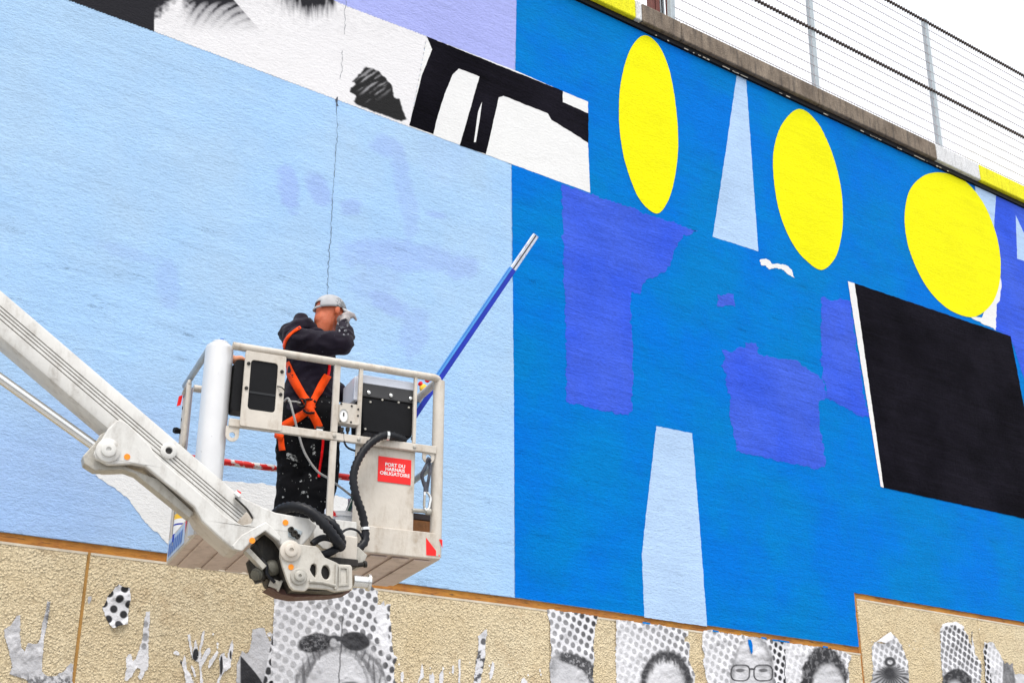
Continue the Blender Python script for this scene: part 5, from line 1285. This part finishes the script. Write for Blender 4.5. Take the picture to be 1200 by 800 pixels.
poster('tiny grey paper fleck just right of the ochre joint', zA([(386, 372), (400, 370), (398, 385), (388, 404), (383, 396)]), lambda x, y: .2+.5*fbm(x*.6, y*.6), name='paper_scrap', cat='scrap', curl=0)
poster('tall narrow pale poster strip tapering upward near the left panel', zA([(640, 437), (656, 434), (657, 470), (652, 520), (650, 600), (652, 660), (646, 690), (632, 700), (622, 730), (608, 734), (604, 720), (616, 690), (600, 682), (588, 700), (576, 722), (560, 740), (545, 738), (552, 690), (550, 640), (560, 626), (575, 625), (582, 655), (595, 645), (604, 610), (612, 600), (622, 560), (628, 500), (634, 460)]),
       lambda x, y: over(.62+.14*fbm(x*.2, y*.2), ell(x, y, 170, 731, 3, 4, 0, .2)+ell(x, y, 169.5, 746, 3.6, 5, 0, .2)+ell(x, y, 168, 757, 3, 4, 0, .2), .30), curl=.008)
f_sl = lambda x, y: .64+.16*fbm(x*.3, y*.2, 3)
f_slk = lambda cx, cy, rx, ry, rot=0: (lambda x, y: over(f_sl(x, y), ell(x, y, cx, cy, rx, ry, rot, .15), .015))
SL = [('three-pronged torn white paper strip, with a black patch in its fork', [(430, 385), (450, 380), (458, 440), (468, 500), (470, 560), (480, 500), (488, 450), (500, 428), (512, 470), (518, 520), (530, 540), (542, 450), (555, 370), (575, 348), (572, 400), (562, 460), (545, 520), (545, 600), (560, 570), (577, 535), (590, 515), (604, 500), (626, 505), (622, 550), (590, 595), (560, 640), (546, 680), (556, 740), (560, 900), (530, 900), (533, 760), (535, 690), (525, 622), (498, 612), (470, 592), (455, 540), (440, 450)], f_slk(228.5, 767, 3.6, 7.5, .1)),
      ('torn white paper strip with a forked foot left of the three-pronged strip', [(398, 562), (410, 575), (415, 620), (424, 680), (444, 712), (462, 745), (480, 800), (480, 900), (405, 900), (408, 800), (398, 700), (385, 660), (368, 625), (370, 605), (386, 622)], f_slk(211.5, 777, 1.2, 3.5)),
      ('short slanting torn paper strip right of the three-pronged strip', [(620, 602), (650, 560), (680, 518), (692, 540), (676, 575), (655, 610), (625, 668), (603, 672), (610, 630)], f_sl),
      ('torn white paper strip holding a tall narrow black mark', [(705, 562), (722, 548), (742, 538), (750, 575), (768, 590), (778, 540), (792, 485), (800, 455), (812, 436), (823, 475), (818, 520), (810, 560), (800, 630), (796, 664), (772, 682), (742, 702), (712, 760), (692, 830), (676, 830), (684, 770), (706, 722), (700, 640)], lambda x, y: over(f_slk(258.5, 779.5, 1.9, 11.5, .03)(x, y), ell(x, y, 269.6, 767, 1.3, 5, 0, .2), .02)),
      ('small white curled paper flake left of the torn strips', [(303, 552), (315, 535), (327, 524), (352, 532), (361, 560), (345, 566), (330, 560)], lambda x, y: 0*x+.8),
      ('short torn paper strip between the forked foot and its neighbour', [(458, 650), (470, 652), (484, 690), (497, 740), (488, 752), (476, 730), (468, 695)], f_sl)]
for lb, pts, f in SL: poster(lb, zB(pts), f, name='paper_strip' if 'flake' not in lb else 'paper_scrap', cat='paper strip' if 'flake' not in lb else 'scrap', curl=.010, res=.6)
for i in range(10):
    px, py = random.uniform(196, 262), random.uniform(735, 792); poly = [(px+a, py+b) for a, b in ((0, 0), (1.6, -.6), (2.2, 1.2), (.7, 2.2))]
flk = MB()
for i in range(34):
    px, py = random.choice([(random.uniform(195, 262), random.uniform(738, 795)), (random.uniform(460, 640), random.uniform(775, 798)), (random.uniform(1020, 1150), random.uniform(735, 790))])
    c = Vector(wall(px, py)); s = random.uniform(.003, .010); q0 = random.uniform(0, 6.3); flk.add([(c.x+s*random.uniform(.4, 1.3)*cos(q0+t), -.0095+random.uniform(-.004, 0), c.z+1.5*s*random.uniform(.4, 1.3)*sin(q0+t)) for t in (0, 1.2, 2.6, 3.5, 5.)], [(0, 1, 2, 3, 4)])
o = flk.build('paper_flakes', M['whitep'], None, smooth=None); tag(o, 'tiny white paper flakes left on the tan panels', kind='stuff')
# slivers right of the big poster
zG = lambda pts: zz(300, 660, 3.53, pts)
poster('narrow torn strip with grey dots, centre of the bare tan panel', zG([(914, 300), (925, 292), (938, 280), (949, 270), (950, 300), (943, 340), (944, 400), (938, 430), (930, 460), (925, 510), (895, 510), (902, 450), (906, 400), (916, 350)]),
       lambda x, y: over(over(.62+.1*fbm(x*.2, y*.2), ell(x, y, 565.5, 751.5, 3.2, 4, 0, .2), .10), sm(.5, .56, fbm(x*.3, y*.22, 3))*sm(760, 764, y), .10), name='paper_strip', cat='paper strip', curl=.008, res=.6)
for lb, pts in [('tiny torn paper sliver nearest the largest dotted poster', [(596, 452), (606, 446), (608, 470), (602, 492), (594, 486)]),
    ('slim pointed paper sliver second right of the largest dotted poster', [(684, 412), (690, 440), (692, 470), (680, 480), (668, 500), (662, 500), (676, 462)]),
    ('twin-tipped paper sliver at the bottom, third from the largest dotted poster', [(714, 455), (722, 462), (728, 448), (735, 470), (732, 515), (714, 515)]),
    ('broad low paper sliver left of the grey dotted strip', [(755, 460), (768, 440), (774, 470), (768, 510), (756, 510)]),
    ('tall thin paper sliver left of the grey dotted strip', [(834, 398), (842, 395), (844, 440), (838, 510), (830, 510), (835, 450)]),
    ('short floating paper sliver left of the tall thin one', [(808, 424), (815, 420), (818, 442), (812, 458), (806, 450)]),
    ('slim paper sliver right of the grey dotted strip', [(974, 404), (983, 412), (982, 440), (974, 470), (964, 484), (966, 450)]),
    ('low paper sliver farthest right on the bare tan panel', [(1096, 476), (1106, 470), (1120, 490), (1108, 510), (1090, 510)])]:
    poster(lb, zG(pts), f_sl, name='paper_strip', cat='paper strip', curl=.006, res=.5, edge=.4)
# portraits along the strip under the mural, each a generic sitter
def top_edge(x): return 0
def f_p2(x, y):
    sh = np.clip(.40-(x-640)*.0052-(760-y)*.0028+.05*(fbm(x*.1, y*.1)-.5), .03, .5)
    g_ = dots(x, y, sh, (.2, .4))
    g_ = over(g_, ell(x, y, 657, 806, 31, 40, .15, .08), .62-.12*fbm(x*.15, y*.15))
    hm = sm(-3, 3, 40-np.hypot((x-655)/.92, (y-808)))*0
    arc = np.abs(np.hypot((x-652)*.86, y-810)-41)
    h_ = (1-sm(3, 8, arc-(x-650)*.03))*sm(648, 660, x)*(.6+.55*(fbm(x*.6, y*.35) > .40))
    g_ = over(g_, np.clip(h_, 0, 1), .02+.08*fbm(x*.5, y*.5))
    g_ = over(g_, ell(x, y, 640, 782, 13, 14, 0, .5)*.5*fbm(x*.4, y*.4)*1.6, .1)
    return g_
poster('narrow dotted poster with a swept dark fringe over a pale forehead', zD([(80, 134), (140, 142), (200, 148), (260, 158), (318, 168), (312, 200), (304, 230), (302, 260), (298, 300), (302, 380), (296, 440), (300, 500), (300, 640), (96, 640), (98, 480), (94, 400), (100, 330), (96, 260), (95, 200), (84, 160)]), f_p2)
def f_p3(x, y):
    sh = np.clip(.52-(x-722)*.0046-(740-y)*.002+.05*(fbm(x*.1, y*.1)-.5), .03, .55)
    g_ = dots(x, y, sh, (.1, .25))
    nb_ = fbm(x*.6, y*.25, 3)
    g_ = over(g_, ell(x, y, 779.5, 806, 30+nb_*2, 43+nb_*2, 0, .06), .03+.10*nb_*sm(.45, .6, fbm(x*.5, y*.5)))
    g_ = over(g_, ell(x, y, 779, 816, 24, 42+(nb_-.5)*12, 0, .14), .60-.16*sm(785, 803, x)+.08*fbm(x*.1, y*.3))
    return g_
poster('dotted poster of a head with short dark crop, between two tan gaps', zD([(402, 184), (460, 190), (520, 200), (600, 208), (680, 222), (742, 238), (738, 262), (722, 268), (724, 285), (742, 288), (752, 310), (744, 340), (746, 375), (756, 400), (768, 425), (776, 445), (770, 485), (774, 640), (412, 640), (406, 480), (402, 330)]), f_p3)
def f_p4(x, y):
    sh = np.clip(.50-(x-822)*.0048-(750-y)*.001, .02, .55); sh = np.where(x > 905, .015, sh)
    g_ = dots(x, y, sh, (.35, .05))
    nb_ = fbm(x*.4, y*.22, 3)
    g_ = over(g_, ell(x, y, 880.5, 795, 26, 50, .03, .06), .10+.42*nb_)
    g_ = over(g_, ell(x, y, 880, 790, 20.5, 43, 0, .12), .62-.10*sm(884, 900, x)-.12*sm(.5, .7, fbm(x*.1, y*.5, 3)))
    for cx_ in (866.5, 893.5):
        r_ = np.maximum(np.abs(x-cx_)/11.2, np.abs(y-788)/9.6); rr = (np.abs(x-cx_)/11.2)**3+(np.abs(y-788)/9.6)**3
        g_ = over(g_, sm(.62, .8, rr)*(1-sm(1.0, 1.25, rr)), .025)
        g_ = over(g_, ell(x, y, cx_, 785, 5.5, 2.2, 0, .3)*.85, .05); g_ = over(g_, ell(x, y, cx_, 780, 9, 2, 0, .5)*.5, .1)
    g_ = over(g_, ell(x, y, 880, 783.5, 4, 1.2, 0, .4), .04)
    g_ = over(g_, (1-sm(.6, 1.6, np.abs(x-880.3)))*sm(796, 803, y)*.3, .2)
    return g_
P4C = lambda x, y: f_p4(x, y)
poster('dotted poster of a bald elderly face in glasses with blue drip on its brow', zD([(815, 235), (840, 228), (880, 240), (960, 252), (1040, 262), (1120, 276), (1196, 288), (1199, 340), (1197, 420), (1200, 480), (1200, 640), (836, 640), (832, 480), (822, 430), (814, 390), (818, 340), (806, 315), (808, 270)]), f_p4)
for i, (pts, lb) in enumerate([(zD([(1018, 276), (1032, 278), (1040, 305), (1040, 335), (1034, 345), (1028, 325), (1020, 300)]), 'blue paint drip on the brow of the bald poster face')]):
    o = wall_sheet('paint_drip', pts, M['blue'], None, -.046, .2); tag(o, lb, 'paint drip')
drip = MB()
for px, py, l in [(751, 729.5, 9), (833, 739, 7), (910, 750.5, 13), (903, 749.6, 8), (962, 757.5, 6), (890, 747, 6)]:
    a, b = Vector(wall(px, py)), Vector(wall(px+l, py+l*.16)); drip.add([(a.x, -.024, a.z+.008), (a.x, -.024, a.z-.008), (b.x, -.024, b.z-.006), (b.x, -.024, b.z+.008)], [(0, 1, 2, 3)])
o = drip.build('paint_splotch', M['blue'], None, smooth=None); tag(o, 'blue paint splotches along the top edges of the posters', kind='stuff')
def f_p5(x, y):
    sh = np.clip(.58-(x-919)*.0035, .2, .6); g_ = dots(x, y, sh, (.1, .3))
    nb_ = fbm(x*.5, y*.3, 3); wob = (fbm(x*.25, y*.25, 2)-.5)*9
    g_ = over(g_, ell(x, y, 964.5, 800, 27+wob*.6, 44+wob, 0, .07), .018+.14*sm(.45, .75, nb_))
    g_ = over(g_, ell(x, y, 969, 820, 21+wob*.2, 42+wob*.4, 0, .12), .58-.12*sm(972, 988, x))
    return g_
poster('dotted poster of a face under tousled dark hair beside the step in the mural', zE([(77, 290), (120, 296), (180, 305), (240, 310), (300, 322), (350, 332), (386, 350), (382, 368), (372, 382), (366, 410), (374, 440), (376, 480), (380, 640), (76, 640), (74, 420)]), f_p5)
def f_p6(x, y):
    sh = np.clip(.42-(x-1022)*.004, .06, .5); g_ = dots(x, y, sh, (.0, .2), .37)
    r = np.hypot(x-1043, y-782); an_ = np.arctan2(y-788, x-1042)
    st_ = .5+.5*np.sin(an_*26+3*fbm(x*.1, y*.1, 2))
    g_ = over(g_, ell(x, y, 1043, 803, 24, 24, 0, .12), .04+.40*st_*sm(4, 18, np.hypot(x-1041, y-790)))
    g_ = over(g_, ell(x, y, 1042, 775, 6.5, 6, 0, .15)*sm(.35, .75, np.hypot((x-1042)/5, (y-775.5)/4.5)), .05)
    g_ = over(g_, ell(x, y, 1041, 788, 5, 6, 0, .3), .02)
    return g_
poster('dotted poster with hair pulled into a topknot, its top left corner curling over', zF([(140, 312), (215, 322), (256, 290), (246, 240), (275, 262), (300, 292), (322, 330), (345, 368), (356, 410), (372, 440), (380, 490), (386, 600), (390, 760), (98, 760), (110, 600), (128, 560), (134, 480), (124, 400), (126, 340)]), f_p6, curl=.016)
o = poster('white curled-over corner on top of the topknot poster', zF([(140, 314), (185, 282), (215, 258), (240, 243), (248, 262), (258, 290), (236, 305), (215, 322), (180, 312)]), lambda x, y: .8-.06*fbm(x*.3, y*.3), name='paper_curl', cat='paper curl', curl=.02, res=.5, edge=.2)
o.location.y = -.018
def f_p7(x, y):
    sh = np.clip(.20-(x-1102)*.004-(750-y)*.0022+.12*sm(770, 790, y), .012, .3); g_ = dots(x, y, sh, (.15, .35), .41)
    rim = 1-sm(2.5, 4, polydist(x, y, zF([(605, 215), (612, 195), (640, 180), (700, 170), (760, 200)]), False)); g_ = over(g_, rim, .76)
    nb_ = fbm(x*.4, y*.4, 3)
    g_ = over(g_, ell(x, y, 1120, 802, 18, 19, 0, .08), .018+.10*sm(.5, .7, nb_))
    g_ = over(g_, ell(x, y, 1117, 815, 12, 18, 0, .2), .4)
    tw = sm(-2, 2, (x-1000)*6-(818+(y-700)*6*.0+ (y*6-4200-330)*.25))*(1-sm(410, 430, (y-700)*6)); 
    return over(g_, tw, .76)
poster('tall round-topped poster of dense black dots above cropped dark hair', zF([(605, 215), (612, 195), (640, 181), (670, 174), (700, 170), (735, 182), (762, 200), (772, 230), (798, 262), (802, 290), (812, 320), (826, 335), (840, 330), (848, 350), (842, 380), (856, 405), (874, 428), (886, 470), (890, 510), (884, 560), (888, 640), (880, 760), (620, 760), (622, 560), (612, 440), (608, 320)]), f_p7, curl=.016)
poster('thin dark speckled paper strip right of the round-topped poster', zF([(826, 240), (832, 238), (833, 290), (845, 340), (850, 384), (840, 388), (836, 345), (826, 310)]), lambda x, y: over(.6+0*x, (fbm(x*.8, y*.5) > .5)*1., .03), name='paper_strip', cat='paper strip', curl=.004, res=.4, edge=.3)
def f_p8(x, y):
    X = (x-1000)*6; Y = (y-700)*6
    left = sm(-3, 3, (930+(Y-310)*.13)-X)
    g_ = dots(x, y, np.where(left > .5, .012, .50), (.3, .2), .39)
    nb_ = fbm(x*.5, y*.12, 3)
    g_ = over(g_, sm(-4, 4, X-(1046+0*Y))*(1-sm(-6, 10, X-1122-(Y-470)*.06)), .05+.26*nb_)
    g_ = over(g_, sm(0, 30, X-1125), .42+.2*fbm(x*.2, y*.15))
    return g_
poster('rightmost dotted poster with a black dotted left band and grey hair tuft', zF([(908, 312), (925, 320), (938, 313), (968, 312), (990, 345), (1018, 385), (1046, 430), (1056, 458), (1078, 455), (1094, 470), (1112, 458), (1120, 490), (1130, 535), (1165, 530), (1200, 545), (1260, 560), (1270, 760), (925, 760), (918, 560), (912, 420)]), f_p8)
